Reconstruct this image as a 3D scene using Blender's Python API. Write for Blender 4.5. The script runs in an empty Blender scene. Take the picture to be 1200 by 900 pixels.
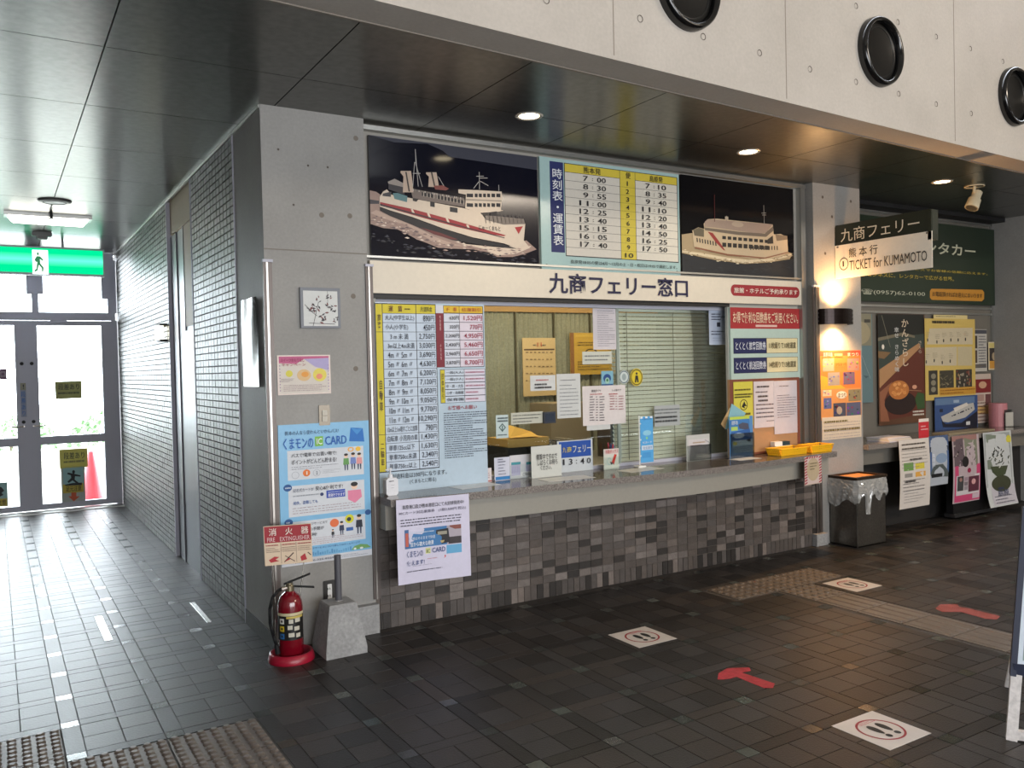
import bpy, math, random
from mathutils import Vector, Matrix

# ------------------------------------------------------------------ camera
F_PX = 991.7736
RIGHT = Vector((0.85248, -0.52225, -0.02298)); UP = Vector((0.0297, 0.0045, 0.99955)); FWD = Vector((0.52191, 0.85278, -0.01935))
EYE = Vector((-1.92872, -4.70875, 1.54570))
SC = bpy.context.scene
COL = SC.collection
cam = bpy.data.cameras.new('camera'); camo = bpy.data.objects.new('camera', cam); COL.objects.link(camo)
cam.sensor_width = 36; cam.lens = F_PX / 1200 * 36; cam.clip_start = .05; cam.clip_end = 200
camo.matrix_world = Matrix(((RIGHT.x, UP.x, -FWD.x, EYE.x), (RIGHT.y, UP.y, -FWD.y, EYE.y), (RIGHT.z, UP.z, -FWD.z, EYE.z), (0, 0, 0, 1)))
SC.camera = camo

# ------------------------------------------------------------------ exposure
SC.view_settings.view_transform = 'Standard'; SC.view_settings.look = 'None'
SC.view_settings.exposure = 0.0; SC.view_settings.gamma = 1.0; SC.view_settings.use_curve_mapping = False

# ------------------------------------------------------------------ sky (bright overcast day outside the glass doors)
W = bpy.data.worlds.new('sky'); SC.world = W; W.use_nodes = True
bg = W.node_tree.nodes['Background']; bg.inputs[0].default_value = (0.86, 0.92, 1.0, 1); bg.inputs[1].default_value = 18.0

# ------------------------------------------------------------------ lights
def area(name, loc, target, sx, sy, power, col):
    l = bpy.data.lights.new(name, 'AREA'); l.shape = 'RECTANGLE'; l.size = sx; l.size_y = sy; l.energy = power; l.color = col
    o = bpy.data.objects.new(name, l); COL.objects.link(o); o.location = loc
    o.rotation_euler = (Vector(target) - Vector(loc)).to_track_quat('-Z', 'Y').to_euler(); return o
# added area lamp standing in for daylight from unseen windows behind the photographer
area('lobby_daylight_lamp', (0.5, -9.3, 1.75), (1.0, 0, 1.7), 8.0, 2.6, 620, (0.95, 0.97, 1.0))
area('lobby_warm_fill', (7.6, -8.8, 5.15), (3.5, 0, 1.4), 3.4, .7, 260, (1.0, 0.86, 0.70))  # added warm fill lamp high at the back right, no window there
# daylight entering by the corridor doors
area('corridor_door_light', (-1.9, 7.3, 1.9), (-1.7, 2, 0.4), 2.4, 2.4, 45, (0.90, 0.95, 1.0))

rnd = random.Random(7)
# ------------------------------------------------------------------ helpers
def at(px, py, X=None, Y=None, Z=None):
    d = (RIGHT * ((px - 600) / F_PX) - UP * ((py - 450) / F_PX) + FWD)
    if X is not None: t = (X - EYE.x) / d.x
    elif Y is not None: t = (Y - EYE.y) / d.y
    else: t = (Z - EYE.z) / d.z
    return EYE + d * t
def lin(c):
    return tuple((v / 255 / 12.92 if v / 255 <= .04045 else ((v / 255 + .055) / 1.055) ** 2.4) for v in c)
_M = {}
def paint(rgb, rough=.55, metal=0., emit=0., coat=0., grain=0.06, scale=40., bump=0., spec=.5):
    """flat-coloured procedural material with a little grain; rgb in 0..255"""
    k = (tuple(rgb), rough, metal, emit, coat, grain, scale, bump, spec)
    if k in _M: return _M[k]
    m = bpy.data.materials.new('m_%d_%d_%d' % tuple(int(v) for v in rgb)); m.use_nodes = True
    nt = m.node_tree; b = nt.nodes['Principled BSDF']; L = nt.links
    c = lin(rgb)
    b.inputs['Roughness'].default_value = rough; b.inputs['Metallic'].default_value = metal
    b.inputs['Specular IOR Level'].default_value = spec; b.inputs['Coat Weight'].default_value = coat; b.inputs['Coat Roughness'].default_value = .08
    n = nt.nodes.new('ShaderNodeTexNoise'); n.inputs['Scale'].default_value = scale; n.inputs['Detail'].default_value = 3
    g = nt.nodes.new('ShaderNodeNewGeometry'); L.new(g.outputs['Position'], n.inputs['Vector'])
    mx = nt.nodes.new('ShaderNodeMix'); mx.data_type = 'RGBA'
    mx.inputs[6].default_value = (*[v * (1 - grain) for v in c], 1); mx.inputs[7].default_value = (*[min(1, v * (1 + grain)) for v in c], 1)
    L.new(n.outputs['Fac'], mx.inputs[0]); L.new(mx.outputs[2], b.inputs['Base Color'])
    if bump:
        bp = nt.nodes.new('ShaderNodeBump'); bp.inputs['Strength'].default_value = bump; bp.inputs['Distance'].default_value = .004
        L.new(n.outputs['Fac'], bp.inputs['Height']); L.new(bp.outputs[0], b.inputs['Normal'])
    if emit:
        b.inputs['Emission Color'].default_value = (*c, 1); b.inputs['Emission Strength'].default_value = emit
    _M[k] = m; return m
def glass(name, tint=(.97, .99, .98), refl=.0, rough=.02):
    m = bpy.data.materials.new(name); m.use_nodes = True; nt = m.node_tree; nt.nodes.clear(); L = nt.links
    o = nt.nodes.new('ShaderNodeOutputMaterial'); t = nt.nodes.new('ShaderNodeBsdfTransparent'); t.inputs[0].default_value = (*tint, 1)
    g = nt.nodes.new('ShaderNodeBsdfGlossy'); g.inputs['Roughness'].default_value = rough
    f = nt.nodes.new('ShaderNodeFresnel'); f.inputs[0].default_value = 1.45
    a = nt.nodes.new('ShaderNodeMath'); a.operation = 'MULTIPLY_ADD'; a.inputs[1].default_value = .9; a.inputs[2].default_value = refl * .3
    mx = nt.nodes.new('ShaderNodeMixShader'); L.new(f.outputs[0], a.inputs[0]); L.new(a.outputs[0], mx.inputs[0])
    L.new(t.outputs[0], mx.inputs[1]); L.new(g.outputs[0], mx.inputs[2]); L.new(mx.outputs[0], o.inputs[0]); return m
GLASS = glass('clear_glass')
class MB:
    def __init__(s): s.v = []; s.f = []; s.mi = []; s.mats = []
    def _m(s, m):
        if m not in s.mats: s.mats.append(m)
        return s.mats.index(m)
    def add(s, vs, fs, m):
        o = len(s.v); k = s._m(m); s.v += [tuple(v) for v in vs]
        for f in fs: s.f.append([i + o for i in f]); s.mi.append(k)
        return s
    def box(s, x0, y0, z0, x1, y1, z1, m, R=None):
        vs = [Vector((x, y, z)) for x in (x0, x1) for y in (y0, y1) for z in (z0, z1)]
        if R is not None: vs = [R @ v for v in vs]
        return s.add(vs, [(0, 1, 3, 2), (4, 6, 7, 5), (0, 4, 5, 1), (2, 3, 7, 6), (0, 2, 6, 4), (1, 5, 7, 3)], m)
    def bbox(s, x0, y0, z0, x1, y1, z1, m, b=.004):
        """box with chamfered front/top edges"""
        pr = [(x0 + b, z0), (x1 - b, z0), (x1, z0 + b), (x1, z1 - b), (x1 - b, z1), (x0 + b, z1), (x0, z1 - b), (x0, z0 + b)]
        n = 8; vs = [(x, y0, z) for x, z in pr] + [(x, y1, z) for x, z in pr]
        fs = [list(range(n))[::1], list(range(2 * n - 1, n - 1, -1))] + [[i, i + n, (i + 1) % n + n, (i + 1) % n] for i in range(n)]
        return s.add(vs, fs, m)
    def prism(s, poly, z0, z1, m):
        n = len(poly); vs = [(x, y, z0) for x, y in poly] + [(x, y, z1) for x, y in poly]
        return s.add(vs, [list(range(n))[::-1], [i + n for i in range(n)]] + [[i, (i + 1) % n, (i + 1) % n + n, i + n] for i in range(n)], m)
    def tube(s, a, b, r, m, n=10, r2=None, caps=True):
        a, b = Vector(a), Vector(b); d = (b - a).normalized(); u = d.orthogonal().normalized(); w = d.cross(u); r2 = r if r2 is None else r2
        vs = [a + (u * math.cos(2 * math.pi * i / n) + w * math.sin(2 * math.pi * i / n)) * r for i in range(n)] + \
             [b + (u * math.cos(2 * math.pi * i / n) + w * math.sin(2 * math.pi * i / n)) * r2 for i in range(n)]
        fs = [[i, (i + 1) % n, (i + 1) % n + n, i + n] for i in range(n)]
        if caps: fs += [list(range(n))[::-1], [i + n for i in range(n)]]
        return s.add(vs, fs, m)
    def path(s, pts, r, m, n=8):
        for a, b in zip(pts, pts[1:]): s.tube(a, b, r, m, n)
        return s
    def lathe(s, c, prof, m, n=24, axis='Z'):
        c = Vector(c); vs = []
        for r, h in prof:
            for i in range(n):
                t = 2 * math.pi * i / n; p = (r * math.cos(t), r * math.sin(t), h)
                if axis == 'Y': p = (p[0], p[2], p[1])
                vs.append(c + Vector(p))
        fs = [[k * n + i, k * n + (i + 1) % n, (k + 1) * n + (i + 1) % n, (k + 1) * n + i] for k in range(len(prof) - 1) for i in range(n)]
        return s.add(vs, fs, m)
    def build(s, name, parent=None, smooth=False):
        me = bpy.data.meshes.new(name); me.from_pydata(s.v, [], s.f)
        for m in s.mats: me.materials.append(m)
        me.polygons.foreach_set('material_index', s.mi)
        if smooth: me.polygons.foreach_set('use_smooth', [True] * len(s.f))
        me.update(); o = bpy.data.objects.new(name, me); COL.objects.link(o)
        if parent is not None: o.parent = parent; o.matrix_parent_inverse = parent.matrix_basis.inverted()
        return o
def tag(o, label=None, cat=None, group=None, kind=None):
    if label: o['label'] = label
    if cat: o['category'] = cat
    if group: o['group'] = group
    if kind: o['kind'] = kind
    return o
def thing(name, label, cat, loc, group=None):
    o = bpy.data.objects.new(name, None); COL.objects.link(o); o.location = loc; o.empty_display_size = .05
    return tag(o, label, cat, group)
def struct(o, label=None): return tag(o, label, None, None, 'structure')

# ---- text: the built-in font turned into mesh
_fc = bpy.data.curves.new('t', 'FONT'); _fc.resolution_u = 2; _fo = bpy.data.objects.new('t', _fc); _T = {}
def glyphs(st, bold):
    bold = .018 if st in ('九商フェリー窓口', 'レンタカー') else min(bold, .02) * .35
    k = (st, bold)
    if k not in _T:
        _fc.body = st; _fc.offset = bold; me = bpy.data.meshes.new_from_object(_fo)
        _T[k] = ([(v.co.x, v.co.y) for v in me.vertices], [list(p.vertices) for p in me.polygons]); bpy.data.meshes.remove(me)
    return _T[k]
class Sheet:
    """a flat printed board or paper: O top left corner, u width vector, v height vector (downwards); prints lie on its face"""
    def __init__(s, name, label, cat, O, u, v, mat, thick=.002, group=None, parent=None, bend=None, nu=1, nv=1, obj=True):
        s.O, s.u, s.v = Vector(O), Vector(u), Vector(v); s.n = s.v.cross(s.u).normalized(); s.bend = bend; s.nv = nv; s.boxes = []; s.view = None
        s.P = MB(); s.T = MB()
        b = MB(); vs = []; fs = []
        for back in (0, 1):
            for j in range(nv + 1):
                for i in range(nu + 1): vs.append(s.m(i / nu, j / nv, -thick * back))
        N = (nu + 1) * (nv + 1); q = lambda i, j, k: k * N + j * (nu + 1) + i
        for j in range(nv):
            for i in range(nu):
                fs.append([q(i, j, 0), q(i, j + 1, 0), q(i + 1, j + 1, 0), q(i + 1, j, 0)]); fs.append([q(i, j, 1), q(i + 1, j, 1), q(i + 1, j + 1, 1), q(i, j + 1, 1)])
            fs.append([q(0, j, 0), q(0, j, 1), q(0, j + 1, 1), q(0, j + 1, 0)]); fs.append([q(nu, j, 0), q(nu, j + 1, 0), q(nu, j + 1, 1), q(nu, j, 1)])
        for i in range(nu):
            fs.append([q(i, 0, 0), q(i + 1, 0, 0), q(i + 1, 0, 1), q(i, 0, 1)]); fs.append([q(i, nv, 0), q(i, nv, 1), q(i + 1, nv, 1), q(i + 1, nv, 0)])
        b.add(vs, fs, mat); s.o = b.build(name, parent)
        if parent is None: tag(s.o, label, cat, group)
        elif label: s.o['label'] = label
    def m(s, a, b, l=0.):
        return s.O + s.u * a + s.v * b + s.n * (l + (s.bend(a, b) if s.bend else 0))
    def uv(s, x, y):
        if s.view is None: return (x, y)
        ox, oy, k = s.view; px, py = ox + x / k, oy + y / k
        d = (RIGHT * ((px - 600) / F_PX) - UP * ((py - 450) / F_PX) + FWD); t = (s.O - EYE).dot(s.n) / d.dot(s.n); p = EYE + d * t - s.O
        return (p.dot(s.u) / s.u.length_squared, p.dot(s.v) / s.v.length_squared)
    def lvl(s, pts):
        x0, x1 = min(p[0] for p in pts), max(p[0] for p in pts); y0, y1 = min(p[1] for p in pts), max(p[1] for p in pts)
        l = 1 + max([b[4] for b in s.boxes if b[0] < x1 - 1e-4 and b[1] > x0 + 1e-4 and b[2] < y1 - 1e-4 and b[3] > y0 + 1e-4] or [0])
        s.boxes.append((x0, x1, y0, y1, l)); return min(l, 16) * .00034
    def poly(s, pts, c, raw=False):
        pts = pts if raw else [s.uv(*p) for p in pts]
        pts = [(min(1, max(0, a)), min(1, max(0, b))) for a, b in pts]
        l = s.lvl(pts); ar = sum(a[0] * b[1] - b[0] * a[1] for a, b in zip(pts, pts[1:] + pts[:1]))
        if ar > 0: pts = pts[::-1]
        s.P.add([s.m(a, b, l) for a, b in pts], [list(range(len(pts)))], paint(c) if isinstance(c, tuple) else c); return s
    def rect(s, x0, y0, x1, y1, c):
        (a, b), (e, f) = s.uv(x0, y0), s.uv(x1, y1)
        if s.nv > 1:
            k = max(1, round(abs(f - b) * s.nv)); l = s.lvl([(a, b), (e, f)]); vs = []; 
            for i in range(k + 1): vs += [s.m(a, b + (f - b) * i / k, l), s.m(e, b + (f - b) * i / k, l)]
            s.P.add(vs, [[2 * i, 2 * i + 2, 2 * i + 3, 2 * i + 1] for i in range(k)], paint(c) if isinstance(c, tuple) else c); return s
        return s.poly([(a, b), (e, b), (e, f), (a, f)], c, True)
    def ell(s, x0, y0, x1, y1, c, n=28, hole=0, a0=0, a1=360):
        (a, b), (e, f) = s.uv(x0, y0), s.uv(x1, y1); cx, cy, rx, ry = (a + e) / 2, (b + f) / 2, (e - a) / 2, (f - b) / 2
        P = [(cx + rx * math.cos(math.radians(a0 + (a1 - a0) * i / n)), cy + ry * math.sin(math.radians(a0 + (a1 - a0) * i / n))) for i in range(n + (1 if a1 - a0 < 360 else 0))]
        if not hole: return s.poly(P, c, True)
        l = s.lvl(P); Q = [(cx + (x - cx) * hole, cy + (y - cy) * hole) for x, y in P]; k = len(P)
        cl = k if a1 - a0 >= 360 else k - 1
        s.P.add([s.m(x, y, l) for x, y in P + Q], [[i, i + k, (i + 1) % k + k, (i + 1) % k] for i in range(cl)], paint(c)); return s
    def line(s, x0, y0, x1, y1, w, c):
        a, b = s.uv(x0, y0), s.uv(x1, y1); U, V = s.u.length, s.v.length
        dx, dy = (b[0] - a[0]) * U, (b[1] - a[1]) * V; d = math.hypot(dx, dy) or 1; nx, ny = -dy / d * w / 2 / U, dx / d * w / 2 / V
        return s.poly([(a[0] + nx, a[1] + ny), (b[0] + nx, b[1] + ny), (b[0] - nx, b[1] - ny), (a[0] - nx, a[1] - ny)], c, True)
    def _put(s, st, a, b, e, f, c, bold, em=False):
        vs, fs = glyphs(st, bold)
        if not vs: return
        if em: X0, X1, Y0, Y1 = 0, 1, -.12, .88
        else: X0, X1, Y0, Y1 = min(v[0] for v in vs), max(v[0] for v in vs), min(v[1] for v in vs), max(v[1] for v in vs)
        l = .0060
        s.T.add([s.m(a + (x - X0) / (X1 - X0) * (e - a), f - (y - Y0) / (Y1 - Y0) * (f - b), l) for x, y in vs], fs, paint(c) if isinstance(c, tuple) else c)
    def text(s, st, x0, y0, x1, y1, c=(20, 20, 25), bold=.012):
        (a, b), (e, f) = s.uv(x0, y0), s.uv(x1, y1); s._put(st, a, b, e, f, c, bold); return s
    def vtext(s, st, x0, y0, x1, y1, c=(20, 20, 25), bold=.012):
        (a, b), (e, f) = s.uv(x0, y0), s.uv(x1, y1); h = (f - b) / len(st)
        for i, ch in enumerate(st):
            if ch != ' ': s._put(ch, a, b + i * h, e, b + (i + .96) * h, c, bold, True)
        return s
    def micro(s, x0, y0, x1, y1, rows, c=(70, 70, 75), fill=.45):
        """print too small to read in the photograph: rows of short dashes"""
        (a, b), (e, f) = s.uv(x0, y0), s.uv(x1, y1); h = (f - b) / rows; l = .0058; m = paint(c)
        for r in range(rows):
            x = a; end = e - (e - a) * rnd.choice((0, 0, .1, .35))
            while x < end:
                w = (e - a) * rnd.uniform(.012, .05); fl = fill * .72; y0_, y1_ = b + r * h + h * (1 - fl) / 2, b + r * h + h * (1 + fl) / 2; w = min(w, end - x)
                s.T.add([s.m(x, y0_, l), s.m(x, y1_, l), s.m(x + w, y1_, l), s.m(x + w, y0_, l)], [[0, 1, 2, 3]], m); x += w + (e - a) * rnd.choice((.010, .010, .022))
        return s
    def done(s):
        if s.P.v: s.P.build('printed_design', s.o)
        if s.T.v: s.T.build('lettering', s.o)['kind'] = 'stuff'
        return s.o
def wallsheet(name, label, cat, p0, p1, c, Y=0., thick=.003, group=None, parent=None, rough=.5, coat=0., p2=None, **k):
    """sheet facing the lobby (-Y), from its top left and bottom right picture points"""
    a, b = at(*p0, Y=Y), at(*p1, Y=Y)
    m = paint(c, rough=rough, coat=coat) if isinstance(c, tuple) else c
    return Sheet(name, label, cat, a, (b.x - a.x, 0, 0), (0, 0, b.z - a.z), m, thick, group, parent, **k)

# ------------------------------------------------------------------ materials of the building
def surf(name, base, var, rough, scale=3., bump=.15, spec=.5, metal=0., tone=False, fine=60., stain=None, rvar=0., mott=(.82, 1.12)):
    m = bpy.data.materials.new(name); m.use_nodes = True; nt = m.node_tree; L = nt.links; b = nt.nodes['Principled BSDF']
    g = nt.nodes.new('ShaderNodeNewGeometry'); n = nt.nodes.new('ShaderNodeTexNoise'); n.inputs['Scale'].default_value = scale; n.inputs['Detail'].default_value = 8; n.inputs['Roughness'].default_value = .6
    L.new(g.outputs['Position'], n.inputs['Vector'])
    f = nt.nodes.new('ShaderNodeTexNoise'); f.inputs['Scale'].default_value = fine; f.inputs['Detail'].default_value = 4; L.new(g.outputs['Position'], f.inputs['Vector'])
    r = nt.nodes.new('ShaderNodeValToRGB'); r.color_ramp.elements[0].position = .3; r.color_ramp.elements[1].position = .7
    r.color_ramp.elements[0].color = (*lin([v - var for v in base]), 1); r.color_ramp.elements[1].color = (*lin([min(255, v + var) for v in base]), 1)
    L.new(n.outputs['Fac'], r.inputs[0]); out = r.outputs[0]
    mu = nt.nodes.new('ShaderNodeMix'); mu.data_type = 'RGBA'; mu.blend_type = 'MULTIPLY'; mu.inputs[0].default_value = 1
    mr = nt.nodes.new('ShaderNodeMapRange'); mr.inputs[1].default_value = .3; mr.inputs[2].default_value = .7; mr.inputs[3].default_value = mott[0]; mr.inputs[4].default_value = mott[1]
    L.new(f.outputs['Fac'], mr.inputs[0]); L.new(out, mu.inputs[6]); L.new(mr.outputs[0], mu.inputs[7]); out = mu.outputs[2]
    if tone:
        a = nt.nodes.new('ShaderNodeAttribute'); a.attribute_name = 'tone'
        m2 = nt.nodes.new('ShaderNodeMix'); m2.data_type = 'RGBA'; m2.blend_type = 'MULTIPLY'; m2.inputs[0].default_value = 1
        L.new(out, m2.inputs[6]); L.new(a.outputs['Color'], m2.inputs[7]); out = m2.outputs[2]
    L.new(out, b.inputs['Base Color']); b.inputs['Roughness'].default_value = rough; b.inputs['Specular IOR Level'].default_value = spec; b.inputs['Metallic'].default_value = metal
    if rvar:
        q = nt.nodes.new('ShaderNodeMapRange'); q.inputs[1].default_value = .35; q.inputs[2].default_value = .65; q.inputs[3].default_value = rough - rvar; q.inputs[4].default_value = rough + rvar
        L.new(n.outputs['Fac'], q.inputs[0]); L.new(q.outputs[0], b.inputs['Roughness'])
    bp = nt.nodes.new('ShaderNodeBump'); bp.inputs['Strength'].default_value = bump; bp.inputs['Distance'].default_value = .006
    L.new(f.outputs['Fac'], bp.inputs['Height']); L.new(bp.outputs[0], b.inputs['Normal']); return m
CONC = surf('fair_faced_concrete', (146, 144, 140), 9, .6, 1.6, .05, mott=(.94, 1.05))
CONC_L = surf('pale_concrete', (180, 173, 164), 8, .65, 1.3, .05, mott=(.95, 1.04))
BLOCK = surf('cast_concrete', (150, 150, 150), 10, .85, 9, .3)
FLOOR = surf('dark_floor_tile', (41, 38, 37), 4, .42, 2.5, .25, spec=.35, tone=True, fine=110, rvar=.015); FLOOR_SQ = surf('polished_floor_square', (48, 50, 48), 4, .24, 2.5, .05, tone=True, fine=110)
GROUT = surf('floor_grout', (66, 62, 59), 5, .8, 6, .2)
GROUT_D = surf('dark_grout', (26, 24, 24), 4, .8, 6, .1)
WTILE = surf('counter_wall_tile', (86, 79, 75), 8, .5, 20, .5, tone=True, fine=160)
CTILE = surf('corridor_wall_tile', (84, 83, 79), 8, .42, 20, .3, tone=True, fine=160)
WGROUT = surf('wall_grout', (98, 90, 84), 4, .8, 6, .1)
PANEL = surf('ceiling_metal_panel', (108, 108, 104), 2, .28, 1.2, .03, metal=1.0, fine=25)
_b = PANEL.node_tree.nodes['Principled BSDF']; _c = PANEL.node_tree.nodes.new('ShaderNodeCombineXYZ'); _c.inputs[1].default_value = 1
PANEL.node_tree.links.new(_c.outputs[0], _b.inputs['Tangent']); _b.inputs['Anisotropic'].default_value = .6
GRAN = surf('speckled_granite', (96, 88, 84), 8, .12, 30, .0, fine=170)
GRANE = surf('granite_rough_edge', (112, 104, 98), 40, .5, 120, .5, fine=240)
TACT = surf('tactile_tile', (98, 88, 80), 6, .5, 8, .2)
ALU = paint((176, 176, 172), .35, .85, grain=.03); ALU_D = paint((188, 188, 200), .55, .0, grain=.03); STEEL = paint((150, 150, 148), .22, .95, grain=.05, scale=15)
CHROME = paint((170, 164, 158), .28, 1.); BLACKP = paint((10, 10, 11), .14, 0, spec=.6); DARK = paint((26, 26, 28), .6); BEIGE = paint((196, 180, 152), .6)
PLAST_W = paint((232, 232, 230), .3); WHITE = paint((226, 222, 212), .5)

# tones: a few mesh variants of every tile, each carrying its own face tone
def toned(mb, name, tones):
    me = bpy.data.meshes.new(name); me.from_pydata(mb.v, [], mb.f)
    for m in mb.mats: me.materials.append(m)
    a = me.attributes.new('tone', 'FLOAT_COLOR', 'FACE'); 
    for i, t in enumerate(tones): a.data[i].color = (*t, 1)
    me.polygons.foreach_set('material_index', mb.mi); me.update(); return me
def tile_box(mb, x0, y0, z0, x1, y1, z1, m, face, b=.003):
    """five-sided tile with eased edges standing proud on side `face` ('Z' up, 'Y' to -Y, 'X' to -X)"""
    if face == 'Z': q = [(x0, y0, z0), (x1, y0, z0), (x1, y1, z0), (x0, y1, z0)]; t = [(x0 + b, y0 + b, z1), (x1 - b, y0 + b, z1), (x1 - b, y1 - b, z1), (x0 + b, y1 - b, z1)]
    elif face == 'Y': q = [(x0, y1, z0), (x1, y1, z0), (x1, y1, z1), (x0, y1, z1)]; t = [(x0 + b, y0, z0 + b), (x1 - b, y0, z0 + b), (x1 - b, y0, z1 - b), (x0 + b, y0, z1 - b)]
    else: q = [(x1, y1, z0), (x1, y0, z0), (x1, y0, z1), (x1, y1, z1)]; t = [(x0, y1 - b, z0 + b), (x0, y0 + b, z0 + b), (x0, y0 + b, z1 - b), (x0, y1 - b, z1 - b)]
    mb.add(q + t, [(4, 5, 6, 7), (0, 1, 5, 4), (1, 2, 6, 5), (2, 3, 7, 6), (3, 0, 4, 7)], m)
def depth(p): return (Vector(p) - EYE).dot(FWD)
def onscreen(p, mg=60):
    d = Vector(p) - EYE; z = d.dot(FWD)
    if z < .2: return False
    x = 600 + F_PX * d.dot(RIGHT) / z; y = 450 - F_PX * d.dot(UP) / z
    return -mg < x < 1200 + mg and -mg < y < 900 + mg
def floor_tone(kind):
    if kind == 'sq': k = rnd.choice((.7, 1.0, 1.2, 2.2)); return (k * .92, k, k * .93)
    k = rnd.choice((.45, .65, .9, 1.1, 1.3, 1.6)); w = rnd.uniform(-.08, .12); return (k * (1 + w), k, k * (1 - w))

# ------------------------------------------------------------------ floor
mb = MB().box(-4.2, -9.5, -.12, 11.5, 6.9, -.003, GROUT); floor = struct(mb.build('floor'))
PX, PY, X0, Y0 = .3775, .375, -1.7225, -.5
TAX = [(-4.2, -1.7225, -1.15, -.5), (-1.7225, -.97, -1.8, -.88), (2.17, 3.22, -.79, -.48), (2.54, 2.86, -9.5, -.79)]
cells = []
for i in range(-7, 35):
    for j in range(-24, 20):
        x, y = X0 + i * PX, Y0 + j * PY; g = .0016
        P = [('sq', x, y, x + .075, y + .07), ('sv', x, y + .07, x + .075, y + PY), ('sh', x + .075, y, x + PX, y + .07)]
        w, h = (PX - .075) / 2, (PY - .07) / 2
        P += [('tile', x + .075 + a * w, y + .07 + b * h, x + .075 + (a + 1) * w, y + .07 + (b + 1) * h) for a in (0, 1) for b in (0, 1)]
        for k, a, b, c, d in P:
            cx, cy = (a + c) / 2, (b + d) / 2
            if c > 11.4 or b < -9.4 or d > 6.45 or a < -4.1: continue
            if any(X[0] < cx < X[1] and X[2] < cy < X[3] for X in TAX): continue
            if cx > -.62 and cy > .02 and not (cx > 4.5 and cx < 7.45 and cy < .25): continue
            if cx > 7.45 and cy > .0: continue
            cells.append((k, a + g, b + g, c - g, d - g))
vis = sorted([c for c in cells if onscreen(((c[1] + c[3]) / 2, (c[2] + c[4]) / 2, 0), 10)], key=lambda c: depth(((c[1] + c[3]) / 2, (c[2] + c[4]) / 2, 0)) - (1.2 if c[0] == 'tile' else 0))
near = set(vis[:300]); protos = {}
for k, (w, h) in dict(sq=(.0718, .0668), sv=(.0718, .3018), sh=(.2993, .0668), tile=((PX - .075) / 2 - .0032, (PY - .07) / 2 - .0032)).items():
    protos[k] = []
    for q in range(7):
        m = MB(); tile_box(m, -w / 2, -h / 2, -.004, w / 2, h / 2, 0, FLOOR_SQ if k == 'sq' else FLOOR, 'Z', .0007); t = floor_tone(k); protos[k].append(toned(m, 'floor_tile', [t] * 5))
rest = MB(); tones = []
for c in cells:
    k, a, b, e, d = c
    if c in near:
        o = bpy.data.objects.new('floor_tile', rnd.choice(protos[k])); o.location = ((a + e) / 2, (b + d) / 2, rnd.uniform(-.0003, .0002)); COL.objects.link(o); o.parent = floor
    else:
        tile_box(rest, a, b, -.004, e, d, 0, FLOOR_SQ if k == 'sq' else FLOOR, 'Z', .0007); tones += [floor_tone(k)] * 5
me = toned(rest, 'floor_tiles', tones); o = bpy.data.objects.new('floor_tiles', me); COL.objects.link(o); o.parent = floor; o['kind'] = 'stuff'

# tactile paving
def dome(mb, x, y, z0, r=.0125, h=.005, n=8):
    vs = [(x + r * math.cos(2 * math.pi * i / n), y + r * math.sin(2 * math.pi * i / n), z0) for i in range(n)] + [(x + r * .62 * math.cos(2 * math.pi * i / n), y + r * .62 * math.sin(2 * math.pi * i / n), z0 + h) for i in range(n)]
    mb.add(vs, [[i + n for i in range(n)]] + [[i, (i + 1) % n, (i + 1) % n + n, i + n] for i in range(n)], TACT)
def tact_mesh(kind, wx=.3, wy=.3, big=False):
    m = MB(); tile_box(m, 0, 0, -.02, wx - .004, wy - .004, .001, TACT, 'Z', .002)
    if kind == 'dot':
        n = 7 if big else 5
        for a in range(n):
            for b in range(n): dome(m, wx * (a + .5) / n, wy * (b + .5) / n, .001, .0195 if big else .021, .009 if big else .006, 12)
    else:
        for a in range(4):
            x = wx * (a + .5) / 4; m.add([(x - .018, .012, .001), (x + .018, .012, .001), (x + .018, wy - .016, .001), (x - .018, wy - .016, .001), (x - .009, .02, .006), (x + .009, .02, .006), (x + .009, wy - .024, .006), (x - .009, wy - .024, .006)], [(4, 5, 6, 7), (0, 1, 5, 4), (1, 2, 6, 5), (2, 3, 7, 6), (3, 0, 4, 7)], TACT)
    me = bpy.data.meshes.new('tactile_tile'); me.from_pydata(m.v, [], m.f); me.materials.append(TACT); return me
TD, TB, TBIG = tact_mesh('dot', .30, .305), tact_mesh('bar', .32, .30), tact_mesh('dot', .376, .31, True)
def put_t(me, x, y):
    o = bpy.data.objects.new('tactile_tile', me); o.location = (x, y, 0); COL.objects.link(o); o.parent = floor
TD2 = tact_mesh('dot', .35, .305); TD3 = tact_mesh('dot', .32, .30)
for i in range(3): put_t(TD2, 2.17 + i * .35, -.785)
put_t(TD3, 2.54, -1.09)
for j in range(14): put_t(TB, 2.54, -1.39 - j * .30)
for i in range(2): 
    for j in range(3): put_t(TBIG, -1.7225 + i * .376, -1.19 - j * .31)
for i in range(4):
    for j in range(2): put_t(TBIG, -2.0985 - i * .376, -.81 - j * .31)

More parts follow.
